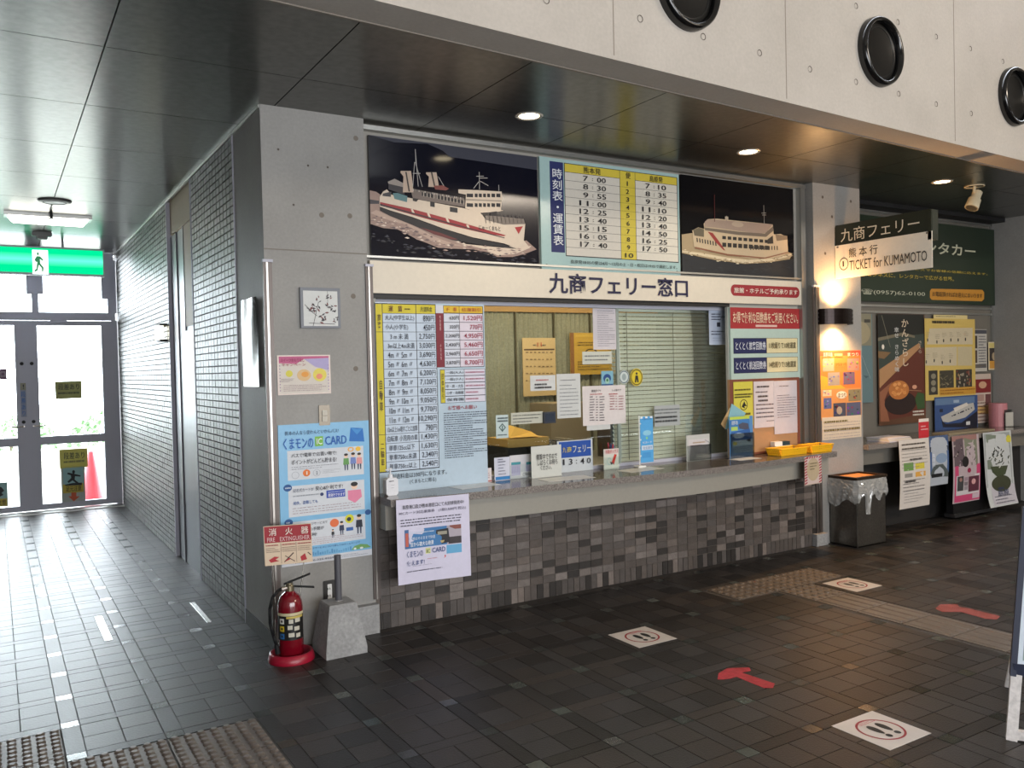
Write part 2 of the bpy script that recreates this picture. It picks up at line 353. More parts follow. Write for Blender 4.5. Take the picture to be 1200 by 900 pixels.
# ------------------------------------------------------------------ ceiling of metal panels, the concrete beam over it
def yb(x): return -1.300 + .0526 * (x + .25)          # line where the soffit meets the beam
cl = MB().prism([(-4.2, yb(-4.2)), (11.5, yb(11.5)), (11.5, 6.9), (-4.2, 6.9)], 3.05, 3.2, GROUT_D); ceiling = struct(cl.build('ceiling'))
xs = [-1.46 + .905 * k for k in range(-3, 15)]; ys = [-.5 + .94 * k for k in range(-1, 9)]
for i in range(len(xs) - 1):
    for j in range(len(ys) - 1):
        a, b, c, d = xs[i] + .003, ys[j] + .003, xs[i + 1] - .003, ys[j + 1] - .003
        if j == 0: pl = [(a, yb(a) + .02), (c, yb(c) + .02), (c, d), (a, d)]
        else: pl = [(a, b), (c, b), (c, min(d, 6.45)), (a, min(d, 6.45))]
        if (a > 4.6 and b > .5) or (-.6 < a < 3.7 and b > 2.2): continue
        if pl[0][1] > 6.4: continue
        mb = MB().prism(pl, 3.03, 3.052, PANEL); o = mb.build('ceiling_panel', ceiling)
bm = MB(); xa, xb = -4.2, 11.5; w = .205
bm.add([(xa, yb(xa) - w, 3.03), (xb, yb(xb) - w, 3.03), (xb, yb(xb), 3.03), (xa, yb(xa), 3.03), (xa, yb(xa) - w, 5.6), (xb, yb(xb) - w, 5.6), (xb, yb(xb), 5.6), (xa, yb(xa), 5.6)],
       [(0, 1, 2, 3), (4, 7, 6, 5), (0, 4, 5, 1), (3, 2, 6, 7), (0, 3, 7, 4), (1, 5, 6, 2)], CONC_L)
beam = tag(bm.build('wall_above_ceiling'), 'pale concrete beam wall above the dark ceiling with round black portholes', None, None, 'structure')
tr = MB(); tr.add([(xa, yb(xa), 3.024), (xb, yb(xb), 3.024), (xb, yb(xb) + .014, 3.024), (xa, yb(xa) + .014, 3.024), (xa, yb(xa), 3.04), (xb, yb(xb), 3.04), (xb, yb(xb) + .014, 3.04), (xa, yb(xa) + .014, 3.04)],
       [(0, 1, 2, 3), (4, 7, 6, 5), (0, 4, 5, 1), (3, 2, 6, 7), (0, 3, 7, 4), (1, 5, 6, 2)], paint((122, 114, 104), .6)); struct(tr.build('trim_1'))
FM = Matrix.Rotation(math.atan(.0526), 4, 'Z')
JOINT = paint((140, 130, 120), .8); HOLE = paint((88, 80, 74), .9)
def onbeam(px, py):
    # point of the beam's face seen at that place of the photograph
    d = RIGHT * ((px - 600) / F_PX) - UP * ((py - 450) / F_PX) + FWD
    # plane y = yb(x) - w
    t = (yb(EYE.x) - w - EYE.y) / (d.y - .0526 * d.x); return EYE + d * t
for px in (719.5, 921, 1118):
    p = onbeam(px, 60); b = MB().box(-.003, -.001, 3.05, .003, .001, 5.5, JOINT, Matrix.Identity(3)); o = b.build('panel_joint', beam); o.location = (p.x, p.y, 0)
for px, py in [(750, 22), (824, 43), (890, 62), (949, 81), (1003, 96), (1053, 110), (1097, 122), (1138, 133), (1003, 7), (1052, 26), (1097, 43), (1137, 57), (1175, 72), (640, 0)]:
    p = onbeam(px, py); b = MB().lathe((0, 0, 0), [(.0, .004), (.010, .004), (.016, -.001), (.019, -.002)], HOLE, 12, 'Y'); o = b.build('tie_hole', beam); o.location = p; o.rotation_euler.z = math.atan(.0526)
for n_, (X, lab) in enumerate([(1.19, 'glossy black round porthole in the beam, leftmost, cut off by the picture top'), (2.905, 'glossy black round porthole in the middle of the pale beam'), (4.645, 'glossy black round porthole at the right end of the beam'), (6.39, None)]):
    if lab is None: continue
    t = thing('porthole', lab, 'porthole', (X, yb(X) - w, 3.485), 'round portholes in the beam'); t.rotation_euler.z = math.atan(.0526); bpy.context.view_layer.update()
    prof = [(.172, .03), (.176, -.03), (.186, -.052), (.200, -.058), (.212, -.045), (.217, -.02), (.217, .005)]
    o = MB().lathe((0, 0, 0), prof, BLACKP, 48, 'Y').build('rim', None, True); o.parent = t
    o = MB().lathe((0, 0, 0), [(.0, -.006), (.06, -.007), (.12, -.010), (.178, -.016)], paint((7, 8, 9), .3, spec=.25), 48, 'Y').build('dark_dome', None, True); o.parent = t
    o = MB().lathe((0, 0, 0), [(.150, -.012), (.155, -.022), (.160, -.012)], paint((26, 27, 27), .3, spec=.3), 40, 'Y').build('inner_ring', None, True); o.parent = t

# ------------------------------------------------------------------ left pillar and corridor wall
def bake(o): return o
mb = MB(); mb.box(-.635, 0, -.1, -.03, .62, 3.03, CONC); mb.box(-.62, .62, -.1, -.45, 1.96, 3.03, GROUT_D); mb.box(-.62, 2.97, -.1, -.45, 6.9, 3.03, GROUT_D)
mb.box(-.61, 1.96, 2.74, -.45, 2.97, 3.03, BEIGE)
wl = struct(mb.build('wall_left')); wl['label'] = 'concrete pillar and grey tiled corridor wall left of the ticket counter'
def tilewall_x(y0, y1, name):
    m = MB(); tn = []; rows = int(3.0 / .047); n = int(round((y1 - y0) / .094)); py = (y1 - y0) / n
    for r in range(rows + 1):
        z0 = .004 + r * .047; z1 = min(z0 + .0435, 3.02)
        if z1 - z0 < .01: continue
        for c in range(n):
            o_ = rnd.uniform(0, .0012); tile_box(m, -.636 - o_, y0 + c * py + .003, z0, -.62, y0 + (c + 1) * py - .003, z1, CTILE, 'X', .002)
            k = rnd.choice((.78, .9, 1., 1., 1.1, 1.25, 1.4)); tn += [(k, k, k)] * 5
    o = bpy.data.objects.new(name, toned(m, name, tn)); COL.objects.link(o); o.parent = wl; o['kind'] = 'stuff'
tilewall_x(.64, 1.94, 'wall_tiles'); tilewall_x(2.98, 6.47, 'wall_tiles')
for (y, nm) in ((.63, 0), (1.95, 1), (2.97, 2)):
    MB().box(-.641, y - .008, 0, -.60, y + .008, 3.02, ALU_D).build('tile_edge_strip', wl)
MB().box(-.642, .01, 3.012, -.625, 6.45, 3.029, ALU).build('ceiling_bead', wl)
MB().box(-.642, 0.0, 0, -.634, .62, .09, surf('skirting', (84, 84, 84), 4, .6)).build('skirting', wl)
for px, py in [(417, 162), (377, 252), (410, 253), (414, 347), (417, 432), (326, 175), (344, 240), (361, 194), (384, 196)]:
    p = at(px, py, Y=0); r = .014 if px in (417, 377, 410, 414) else .006
    b = MB().lathe((0, 0, 0), [(0, -.0005), (r * .7, -.0006), (r, -.001), (r * 1.08, 0)], HOLE if r < .01 else paint((120, 112, 103), .8), 12, 'Y'); o = b.build('tie_hole', wl); o.location = p
MB().box(-.635, -.0015, 2.232, -.03, .0, 2.238, paint((125, 118, 110), .8)).build('casting_joint', wl)
# steel door in the corridor recess
dm = paint((66, 68, 80), .4, .3)
d = thing('door_3', None, None, (-.60, 2.45, 0)); d['kind'] = 'structure'; d['label'] = 'dark blue-grey steel door recessed in the tiled corridor wall'
MB().box(-.612, 1.965, .0, -.56, 2.96, 2.72, dm).build('door_leaf', d)
MB().box(-.622, 2.66, .0, -.612, 2.69, 2.72, paint((84, 82, 90), .4, .3)).build('rib', d); MB().box(-.622, 2.36, 1.9, -.612, 2.40, 2.72, paint((84, 82, 90), .4, .3)).build('rib', d)
MB().box(-.618, 1.97, 1.93, -.611, 2.35, 2.72, BEIGE).build('upper_panel', d)
# corner guards
GB = paint((96, 88, 84), .4, .5)
def guard(x, z0, z1, lab, grp='metal corner guards on the pillars', w1=.05, cap=True):
    t = thing('corner_guard', lab, 'corner guard', (x, -.01, z0), grp)
    MB().box(x + w1 * .30, -.016, z0, x + w1 * .52, .0, z1, CHROME).build('polished_strip', t)
    MB().box(x, -.010, z0, x + w1 * .30, .0, z1, GB).box(x + w1 * .52, -.010, z0, x + w1, .0, z1, GB).build('backing_strip', t)
    MB().box(x - .003, -.019, z1, x + w1 + .003, .0, z1 + .015, ALU_D).build('end_cap', t)
guard(-.645, .10, 2.16, 'tall metal corner guard on the left edge of the concrete pillar'); guard(-.045, .19, 2.16, 'tall metal corner guard between concrete pillar and ticket counter', w1=.045)
MB().box(-.17, -.05, 0, -.03, .0, .17, BLOCK).build('pillar_foot', wl)

# ------------------------------------------------------------------ counter wall of small tiles
mb = MB(); mb.box(-.03, .004, 0, 3.94, .30, .755, WGROUT); wc = struct(mb.build('wall_counter')); wc['label'] = 'low wall of small brown-grey tiles under the ticket counter'
def wt():
    k = rnd.random()
    if k < .2: q = rnd.uniform(.2, .34)
    elif k < .42: q = rnd.uniform(1.4, 2.1)
    else: q = rnd.uniform(.78, 1.08)
    w_ = rnd.uniform(-.03, .05); return (q * (1 + w_), q, q * (1 - w_))
tl = []
for c in range(-1, 39):
    x = .06 + (c - 0) * .1
    for h in (0, 1): tl.append(('v', x + h * .05, 0, x + (h + 1) * .05, .1))
    for r in range(13): tl.append(('h', x, .1 + r * .05, x + .1, .15 + r * .05))
tl = [(k, max(a, -.005), b, min(c, 3.935), d) for k, a, b, c, d in tl if c > 0 and a < 3.93]
full = [t for t in tl if abs((t[3] - t[1]) - (.05 if t[0] == 'v' else .1)) < 1e-6 and t[4] <= .66]
nearw = set(sorted(full, key=lambda t: t[1])[:300]); pr = {}
for k, (w_, h_) in dict(v=(.0475, .0975), h=(.0975, .0475)).items():
    pr[k] = []
    for q in range(16):
        m = MB(); tile_box(m, -w_ / 2, -.001, -h_ / 2, w_ / 2, .008, h_ / 2, WTILE, 'Y', .0012); pr[k].append(toned(m, 'wall_tile', [wt()] * 5))
m = MB(); tn = []
for t in tl:
    k, a, b, c, d = t
    if t in nearw:
        o = bpy.data.objects.new('wall_tile', rnd.choice(pr[k])); o.location = ((a + c) / 2, rnd.uniform(-.001, .001), (b + d) / 2); COL.objects.link(o); o.parent = wc
    else: tile_box(m, a + .00125, -.001, b + .00125, c - .00125, .008, d - .00125, WTILE, 'Y', .0015); tn += [wt()] * 5
o = bpy.data.objects.new('wall_tiles', toned(m, 'wall_tiles', tn)); COL.objects.link(o); o.parent = wc; o['kind'] = 'stuff'
# apron and granite worktop
def front(x): # gently bowed front edge
    P = [(0, -.19), (.46, -.235), (1.56, -.285), (2.33, -.325), (3.0, -.29), (3.93, -.20)]
    for (a, b), (c, d) in zip(P, P[1:]):
        if x <= c: return b + (d - b) * (x - a) / (c - a)
    return -.2
XS = [3.93 * i / 24 for i in range(25)]
ct = thing('ticket_counter', 'long speckled granite ticket counter with pale front apron under the ferry window', 'counter', (1.96, 0, .80))
def slab(x_list, f, yback, z0, z1, m, me_edge=None):
    b = MB(); n = len(x_list)
    vs = [(x, f(x), z0) for x in x_list] + [(x, f(x), z1) for x in x_list] + [(x, yback, z0) for x in x_list] + [(x, yback, z1) for x in x_list]
    fr = [[i, i + 1, n + i + 1, n + i] for i in range(n - 1)] + [[0, n, 3 * n, 2 * n], [n - 1, 3 * n - 1, 4 * n - 1, 2 * n - 1]]
    tp = [[n + i, n + i + 1, 3 * n + i + 1, 3 * n + i] for i in range(n - 1)] + [[i + 1, i, 2 * n + i, 2 * n + i + 1] for i in range(n - 1)] + [[2 * n + i, 3 * n + i, 3 * n + i + 1, 2 * n + i + 1] for i in range(n - 1)]
    b.add(vs, tp, m); b.add(vs, fr, me_edge or m); return b
slab(XS, front, .34, .757, .80, GRAN, GRANE).build('granite_top', ct)
slab(XS, lambda x: front(x) + .085, .0, .61, .7565, paint((150, 146, 136), .55)).build('apron', ct)

# ------------------------------------------------------------------ wall with signs above the window, window frame
mb = MB(); mb.box(-.03, .10, 2.0, 3.94, .34, 3.03, paint((150, 146, 138), .6)); mb.box(3.02, .10, .80, 3.2, .125, 2.0, paint((168, 168, 160), .6)); mb.box(3.2, .10, .80, 3.94, .34, 2.0, paint((168, 168, 160), .6))
mb.box(-.03, .10, .80, .06, .34, 2.0, paint((160, 160, 152), .6))
wf = struct(mb.build('wall_front')); wf['label'] = 'wall around the ticket window carrying the ferry pictures and signs'
MB().box(-.03, .045, 2.985, 3.90, .10, 3.012, ALU).build('top_rail', wf); MB().box(3.84, .05, .80, 3.895, .10, 3.01, ALU).build('side_rail', wf); MB().box(-.03, .06, 2.225, 3.86, .10, 2.238, ALU).build('middle_rail', wf)
MB().box(-.03, .085, 1.985, 3.03, .12, 2.018, paint((18, 18, 18), .5)).build('dark_gap', wf)
YG = .215
win = thing('window_1', None, None, (1.9, YG, .8)); win['kind'] = 'structure'; win['label'] = 'wide glass ticket window above the granite counter'
MB().box(.06, YG - .02, .80, 3.2, YG + .03, .822, ALU_D).build('sill_rail', win); MB().box(.06, YG - .02, 1.965, 3.2, YG + .03, 1.99, ALU_D).build('head_rail', win)
MB().box(.82, YG - .002, .822, 1.965, YG + .003, 1.965, GLASS).build('glass_pane', win); MB().box(1.93, YG + .010, .822, 3.2, YG + .015, 1.965, GLASS).build('glass_pane', win)
p = at(724, 430, Y=YG); MB().box(p.x - .012, YG - .006, .822, p.x + .012, YG + .012, 1.965, paint((150, 160, 150), .3)).build('mullion', win)
# black gap to pillar, right pillar
mb = MB(); mb.box(3.93, 0, -.1, 4.54, .62, 3.03, CONC); wr = struct(mb.build('wall_pillar')); wr['label'] = 'narrow concrete pillar with a round wall lamp, right of the ticket counter'
for px, py in [(964, 231), (997, 236), (967, 297), (975, 254), (973, 575), (957, 380)]:
    p = at(px, py, Y=0); b = MB().lathe((0, 0, 0), [(0, -.0005), (.008, -.0006), (.012, -.001), (.013, 0)], HOLE, 12, 'Y'); o = b.build('tie_hole', wr); o.location = p
guard(3.905, .10, 2.16, 'tall metal corner guard beside the orange poster on the right pillar', w1=.075)
MB().box(3.86, -.045, 0, 4.0, .0, .10, BLOCK).build('pillar_foot', wr)
# rental bay
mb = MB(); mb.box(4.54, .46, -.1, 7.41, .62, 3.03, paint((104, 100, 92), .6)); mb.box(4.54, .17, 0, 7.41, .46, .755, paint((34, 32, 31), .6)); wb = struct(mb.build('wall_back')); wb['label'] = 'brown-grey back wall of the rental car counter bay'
mb = MB(); mb.box(7.41, 0, -.1, 8.2, .62, 3.03, CONC); mb.box(8.2, .3, -.1, 11.5, .62, 3.03, CONC); struct(mb.build('wall_right'))
MB().box(5.0, .445, 1.995, 7.40, .46, 2.015, ALU).build('board_rail', wb); MB().box(4.54, .445, 2.055, 7.40, .462, 2.075, ALU).build('board_rail', wb); MB().box(7.385, .44, .80, 7.405, .46, 3.0, ALU).build('board_rail', wb)
MB().box(4.54, .44, 2.965, 7.40, .46, 2.985, ALU).build('board_rail', wb); MB().box(4.54, .3, 2.99, 7.41, .46, 3.03, DARK).build('ceiling_recess', wb)
rc = thing('rental_counter', 'granite counter of the rental car bay, covered with leaflets', 'counter', (5.98, 0, .8))
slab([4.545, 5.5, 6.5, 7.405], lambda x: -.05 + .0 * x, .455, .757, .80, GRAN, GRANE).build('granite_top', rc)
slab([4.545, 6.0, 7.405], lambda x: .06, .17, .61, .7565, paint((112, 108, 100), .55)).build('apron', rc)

# ------------------------------------------------------------------ corridor end: glass doors
YD = 6.5
wd = MB().box(-4.2, 6.55, -.1, -2.75, 6.9, 3.03, CONC).build('wall_door_side'); struct(wd)
def slabbox(name, parent, x0, z0, x1, z1, m=ALU_D, y0=YD, y1=YD + .06): return MB().box(x0, y0, z0, x1, y1, z1, m).build(name, parent)
w2 = thing('window_2', None, None, (-1.7, YD, 2.3)); w2['kind'] = 'structure'; w2['label'] = 'glass transom above the corridor doors'
slabbox('frame', w2, -2.78, 2.22, -.66, 2.315); slabbox('frame', w2, -2.78, 2.945, -.66, 3.03); slabbox('frame', w2, -.735, 2.315, -.64, 2.945); slabbox('frame', w2, -1.53, 2.315, -1.46, 2.945)
slabbox('frame', w2, -1.58, 2.52, -1.41, 2.945, ALU_D, YD - .03, YD + .02); slabbox('frame', w2, -.80, 2.48, -.70, 2.945, ALU_D, YD - .03, YD + .02); slabbox('frame', w2, -2.78, 2.315, -2.70, 2.945)
slabbox('glass_pane', w2, -1.46, 2.315, -.735, 2.945, GLASS, YD + .02, YD + .026); slabbox('glass_pane', w2, -2.70, 2.315, -1.53, 2.945, GLASS, YD + .02, YD + .026)
def door(name, x0, x1, lab, hinge_r):
    d = thing(name, None, None, ((x0 + x1) / 2, YD, 0)); d['kind'] = 'structure'; d['label'] = lab; s = .115
    slabbox('stile', d, x0, .02, x0 + s, 2.215); slabbox('stile', d, x1 - s, .02, x1, 2.215)
    slabbox('rail', d, x0 + s, .02, x1 - s, .085); slabbox('rail', d, x0 + s, .775, x1 - s, .87); slabbox('rail', d, x0 + s, 2.16, x1 - s, 2.215)
    slabbox('glass_pane', d, x0 + s, .085, x1 - s, .775, GLASS, YD + .02, YD + .026); slabbox('glass_pane', d, x0 + s, .87, x1 - s, 2.16, GLASS, YD + .02, YD + .026)
    hx = x0 + .05 if hinge_r else x1 - .05
    MB().path([(hx, YD, 1.0), (hx, YD - .06, 1.0), (hx + (.12 if hinge_r else -.12), YD - .06, 1.0)], .009, CHROME).build('door_handle', d)
    for z in (1.05, 1.72): MB().lathe((hx, YD - .006, z), [(0, -.004), (.018, -.003), (.02, .004)], DARK, 12, 'Y').build('lock', d)
    MB().box(x0 + .25, YD - .05, 2.19, x0 + .42, YD, 2.24, ALU_D).build('door_closer', d)
    return d
door('door_1', -1.60, -.70, 'right glass corridor door with yellow step warnings', True); door('door_2', -2.62, -1.60, 'left glass corridor door, mostly outside the picture', False)
slabbox('trim_2', None, -.70, 0, -.64, 2.22)['kind'] = 'structure'
MB().box(-2.78, 6.30, -.004, -.64, 6.62, .012, ALU).build('trim_3')['kind'] = 'structure'
slabbox('trim_4', None, -2.78, 0, -2.62, 2.22)['kind'] = 'structure'
# rest of the hall, behind and beside the photographer
LB = paint((186, 180, 170), .7)
struct(MB().box(-4.35, -9.7, -.1, -4.2, 6.9, 5.6, CONC).build('wall_far_left'))
struct(MB().box(-4.2, -9.7, 5.6, 11.5, yb(-4.2), 5.75, LB).build('ceiling_lobby'))
struct(MB().box(-4.2, -9.65, 0, 11.5, -9.5, 5.6, LB).build('wall_lobby_back'))
struct(MB().box(11.5, -9.7, -.1, 11.65, .62, 5.6, LB).build('wall_lobby_right'))

# ------------------------------------------------------------------ office behind the ticket window
CURT = surf('partition_fabric', (150, 152, 132), 6, .8, 3, .1)
mb = MB(); mb.box(-.1, 2.3, -.1, 4.0, 2.4, 2.62, CURT); mb.box(-.2, .34, -.1, -.1, 2.4, 2.62, CURT); mb.box(3.94, .62, -.1, 4.04, 2.4, 2.62, CURT); struct(mb.build('wall_office'))
struct(MB().box(-.2, .34, 2.62, 4.04, 2.4, 2.7, paint((214, 190, 150), .7)).build('ceiling_office'))
pt = thing('partition_screen', 'pale green folding partition behind the office desk, seen through the ticket window', 'partition', (1.9, 1.98, 0))
for i in range(9):
    x = .05 + i * .43
    mb = MB(); 
    for k in range(8):
        x0 = x + k * .0535; mb.add([(x0, 1.97, .0), (x0 + .027, 1.955, .0), (x0 + .0535, 1.97, .0), (x0, 1.97, 2.06), (x0 + .027, 1.955, 2.06), (x0 + .0535, 1.97, 2.06)], [(0, 1, 4, 3), (1, 2, 5, 4)], CURT)
    mb.build('panel', pt); MB().box(x - .006, 1.945, 0, x + .006, 1.975, 2.06, paint((96, 92, 70), .5)).build('edge_trim', pt)
MB().box(.05, 1.94, 2.06, 3.92, 1.99, 2.13, paint((186, 150, 96), .5)).build('top_rail', pt)
tb = at(698, 357, Y=1.2)
tl_ = thing('tube_light', 'fluorescent tube light on the office ceiling behind the glass', 'lamp', (tb.x, 1.2, 2.6))
MB().box(tb.x - .62, 1.12, 2.57, tb.x + .62, 1.28, 2.62, PLAST_W).build('housing', tl_); MB().tube((tb.x - .6, 1.2, 2.545), (tb.x + .6, 1.2, 2.545), .016, paint((255, 226, 170), .4, emit=14)).build('tube', tl_)
area('office_tube_glow', (2.0, 1.1, 2.5), (2.0, 1.15, 0), 3.5, .3, 36, (1.0, .84, .62))
# items in the office
dk = thing('office_desk', 'office desk crowded with trays and folders behind the glass', 'desk', (1.6, 1.1, 0))
MB().box(.7, .75, .70, 3.0, 1.85, .73, paint((120, 116, 104), .5)).build('desk_top', dk)
for x in (.75, 2.95): MB().box(x - .03, .8, 0, x + .03, 1.4, .70, ALU_D).build('leg_panel', dk)
ft = thing('letter_tray', 'wooden letter tray with a yellow envelope on top, left in the ticket window', 'tray', (1.62, 1.0, .73))
MB().box(1.44, .88, .73, 1.82, 1.2, .745, DARK).box(1.44, .88, .73, 1.455, 1.2, .93, DARK).box(1.81, .88, .73, 1.825, 1.2, .93, DARK).box(1.44, 1.19, .73, 1.825, 1.2, .93, DARK).box(1.44, .88, .925, 1.825, 1.2, .99, paint((196, 158, 84), .6)).build('tray_box', ft)
MB().add([(1.47, .9, 1.0), (1.72, .87, 1.0), (1.80, 1.1, 1.02), (1.58, 1.16, 1.09), (1.60, 1.02, 1.075)], [(0, 1, 2, 4), (0, 4, 3), (4, 2, 3)], paint((222, 178, 84), .6)).build('envelope', ft)
for i in range(9):
    x = 1.86 + i * .034; h = .2 + rnd.uniform(-.02, .05); c = rnd.choice([(60, 70, 92), (120, 112, 96), (86, 84, 74), (150, 140, 118), (48, 50, 54), (98, 104, 88)])
    labs = ['leftmost', 'second', 'third', 'fourth', 'middle (fifth)', 'sixth', 'seventh', 'eighth', 'rightmost']
    b = thing('binder', labs[i] + ' slim binder from the letter tray in the office row behind the glass', 'binder', (x + .015, 1.05, .73), 'binders in a row on the office desk')
    MB().box(x, .98, .73, x + .03, 1.2, .73 + h, paint(c, .6)).build('cover', b); MB().box(x + .006, .978, .73 + h * .5, x + .024, .98, .73 + h * .85, paint((200, 196, 180), .6)).build('spine_label', b)
bx = MB().box(2.24, 1.46, .73, 2.66, 1.8, 1.22, paint((150, 136, 110), .7)); tag(bx.build('cardboard_box'), 'brown cardboard box standing behind the office desk under the yellow notice', 'box')
sh = MB().box(2.70, 1.1, .73, 3.0, 1.4, 1.02, paint((70, 62, 50), .6)); tag(sh.build('file_case'), 'dark file case on the office desk next to the venetian blind', 'case')
# calendar and notice on the partition
S = wallsheet('wall_calendar', 'cream month calendar hanging on the office partition', 'calendar', (612, 396), (652, 463), (214, 188, 138), Y=1.93, thick=.006)
S.view = (570, 350, 6.925); S.text('11', 410, 355, 445, 390, (190, 60, 50)).micro(375, 365, 405, 388, 1).micro(450, 365, 485, 388, 1)
for i in range(7):
    for r in range(5): S.micro(318 + i * 33, 428 + r * 57, 338 + i * 33, 444 + r * 57, 1, (110, 84, 60), .8)
S.rect(305, 408, 552, 418, (96, 70, 50)).done()
S = wallsheet('yellow_notice', 'yellow notice board with black print behind the glass', 'notice', (668, 390), (722, 438), (206, 168, 70), Y=1.92, thick=.01)
S.rect(.12, .04, 1, .1, (216, 180, 80)); S.rect(0, 0, .08, 1, (150, 104, 60)); S.micro(.15, .2, .9, .32, 2, (60, 50, 30)).micro(.15, .66, .9, .9, 4, (80, 60, 40)); S.ell(.3, .38, .6, .62, (70, 56, 34), hole=.8); S.done()

# ------------------------------------------------------------------ venetian blind, slat by slat
bl = thing('venetian_blind', 'grey-green venetian blind lowered behind the right half of the ticket window', 'blind', (2.55, .26, 1.97))
SL = paint((206, 210, 196), .45, grain=.03); x0, x1 = 1.985, 3.185
zt, zb, n = 1.945, .835, 36
sm = MB(); dy = .010; dz = .0128
sm.add([(0, -dy, -dz), (x1 - x0, -dy, -dz), (0, 0, .002), (x1 - x0, 0, .002), (0, dy, dz), (x1 - x0, dy, dz)], [(0, 1, 3, 2), (2, 3, 5, 4)], SL)
me = bpy.data.meshes.new('slat'); me.from_pydata(sm.v, [], sm.f); me.materials.append(SL)
for i in range(n):
    o = bpy.data.objects.new('slat', me); COL.objects.link(o); o.parent = bl; o.matrix_parent_inverse = bl.matrix_basis.inverted()
    o.location = (x0, .262, zt - .02 - (zt - zb - .02) * i / (n - 1)); o.rotation_euler = (rnd.uniform(-.05, .05), rnd.uniform(-.0015, .0015), 0)
MB().box(x0, .245, zt, x1, .28, zt + .02, SL).build('head_rail', bl); MB().box(x0, .25, zb - .025, x1, .275, zb - .01, paint((120, 122, 108), .5)).build('bottom_rail', bl)
for x in (2.12, 2.58, 3.02): MB().box(x - .002, .245, zb, x + .002, .247, zt, paint((110, 112, 100), .6)).build('ladder_cord', bl)
MB().tube((2.03, .235, 1.93), (2.05, .235, 1.25), .003, PLAST_W, 6).build('tilt_wand', bl)

# ------------------------------------------------------------------ big pictures and signs above the window
NAVY = (17, 18, 30)
def flecks(S, path, n, j, size, cols):
    for _ in range(n):
        i = rnd.randrange(len(path) - 1); t = rnd.random(); x = path[i][0] + (path[i + 1][0] - path[i][0]) * t + rnd.uniform(-j, j); y = path[i][1] + (path[i + 1][1] - path[i][1]) * t + rnd.gauss(0, j * .5); w_, h_ = rnd.uniform(.5, 1.6) * size, rnd.uniform(.2, .5) * size
        S.poly([(x - w_, y), (x, y - h_), (x + w_, y + h_ * .3), (x + w_ * .2, y + h_)], rnd.choice(cols))
S = wallsheet('ferry_picture', 'dark framed picture of a white car ferry with a red stripe, left above the window', 'picture', (431.5, 158), (632, 313), NAVY, Y=.075, thick=.02, rough=.1, coat=0., group='ferry pictures above the window')
S.view = (430, 150, 5.624)
C1 = (206, 190, 172); FO = (150, 126, 116); FO2 = (176, 152, 138)
S.poly([(10, 30), (10, 45), (180, 95), (400, 105), (500, 150), (545, 190), (1130, 278), (1130, 178)], (44, 46, 60))
S.poly([(10, 410), (60, 420), (90, 440), (90, 540), (200, 590), (320, 625), (560, 725), (640, 765), (900, 790), (1050, 740), (1118, 800), (1040, 830), (960, 850), (860, 850), (800, 820), (700, 800), (560, 795), (470, 790), (400, 760), (330, 735), (250, 690), (200, 668), (110, 660), (18, 632)], FO)
S.poly([(15, 560), (120, 600), (260, 640), (420, 740), (520, 770), (640, 780), (560, 760), (440, 715), (300, 640), (180, 590), (60, 540)], FO2); S.poly([(600, 760), (900, 790), (1040, 750), (1075, 790), (980, 830), (860, 840), (780, 800)], (206, 188, 170))
S.poly([(15, 470), (80, 480), (80, 500), (15, 500)], (60, 56, 62)); flecks(S, [(20, 590), (200, 640), (340, 700), (460, 765), (640, 780), (880, 805), (1060, 800)], 150, 34, 13, [(196, 174, 160), (128, 106, 100), (212, 196, 180), (160, 136, 126), (96, 80, 82)]); flecks(S, [(20, 700), (300, 800), (700, 850), (1100, 880)], 70, 40, 16, [(26, 28, 42), (34, 36, 50), (12, 12, 20)])
S.poly([(85, 520), (150, 545), (300, 590), (500, 665), (700, 725), (910, 770), (985, 797), (900, 788), (750, 770), (560, 738), (420, 690), (300, 640), (150, 580), (85, 545)], (24, 20, 24)); S.poly([(350, 655), (480, 690), (600, 735), (560, 735), (440, 700)], (96, 40, 40))
S.poly([(82, 455), (105, 420), (130, 405), (160, 440), (300, 465), (430, 490), (640, 530), (745, 558), (780, 600), (900, 637), (1042, 632), (1032, 740), (1052, 768), (985, 793), (905, 762), (700, 722), (500, 662), (300, 588), (150, 543), (82, 518)], C1)
S.poly([(85, 488), (300, 535), (560, 605), (720, 652), (915, 708), (900, 714), (760, 692), (600, 655), (400, 602), (200, 545), (85, 505)], (146, 40, 46))
for x, y in ((295, 545), (402, 572), (525, 605), (660, 648)): S.poly([(x - 8, y - 10), (x + 6, y - 10), (x + 18, y + 18), (x + 4, y + 18)], C1)
S.poly([(85, 500), (100, 504), (905, 722), (905, 728), (85, 512)], (60, 40, 44)); S.poly([(972, 655), (1026, 648), (998, 700)], (160, 40, 44)); S.text('にゅーくまもと', 735, 640, 878, 682, (40, 36, 40), .02)
S.poly([(285, 398), (400, 420), (640, 465), (645, 522), (430, 488), (300, 462)], (110, 98, 92)); S.poly([(140, 365), (245, 390), (245, 440), (140, 405)], (52, 48, 52)); S.poly([(135, 355), (180, 335), (240, 365), (245, 392), (140, 368)], (150, 140, 132))
S.poly([(168, 430), (200, 428), (265, 450), (262, 490), (180, 468)], (84, 120, 124)); S.poly([(104, 432), (160, 420), (155, 455), (100, 448)], (60, 58, 62)); S.poly([(360, 420), (440, 436), (440, 462), (360, 446)], (30, 26, 30)); S.poly([(455, 442), (640, 480), (640, 500), (455, 466)], (34, 30, 34))
for x in range(370, 640, 22): S.poly([(x, 420 + (x - 360) * .2), (x + 5, 421 + (x - 360) * .2), (x + 5, 450 + (x - 360) * .2), (x, 449 + (x - 360) * .2)], (170, 158, 146))
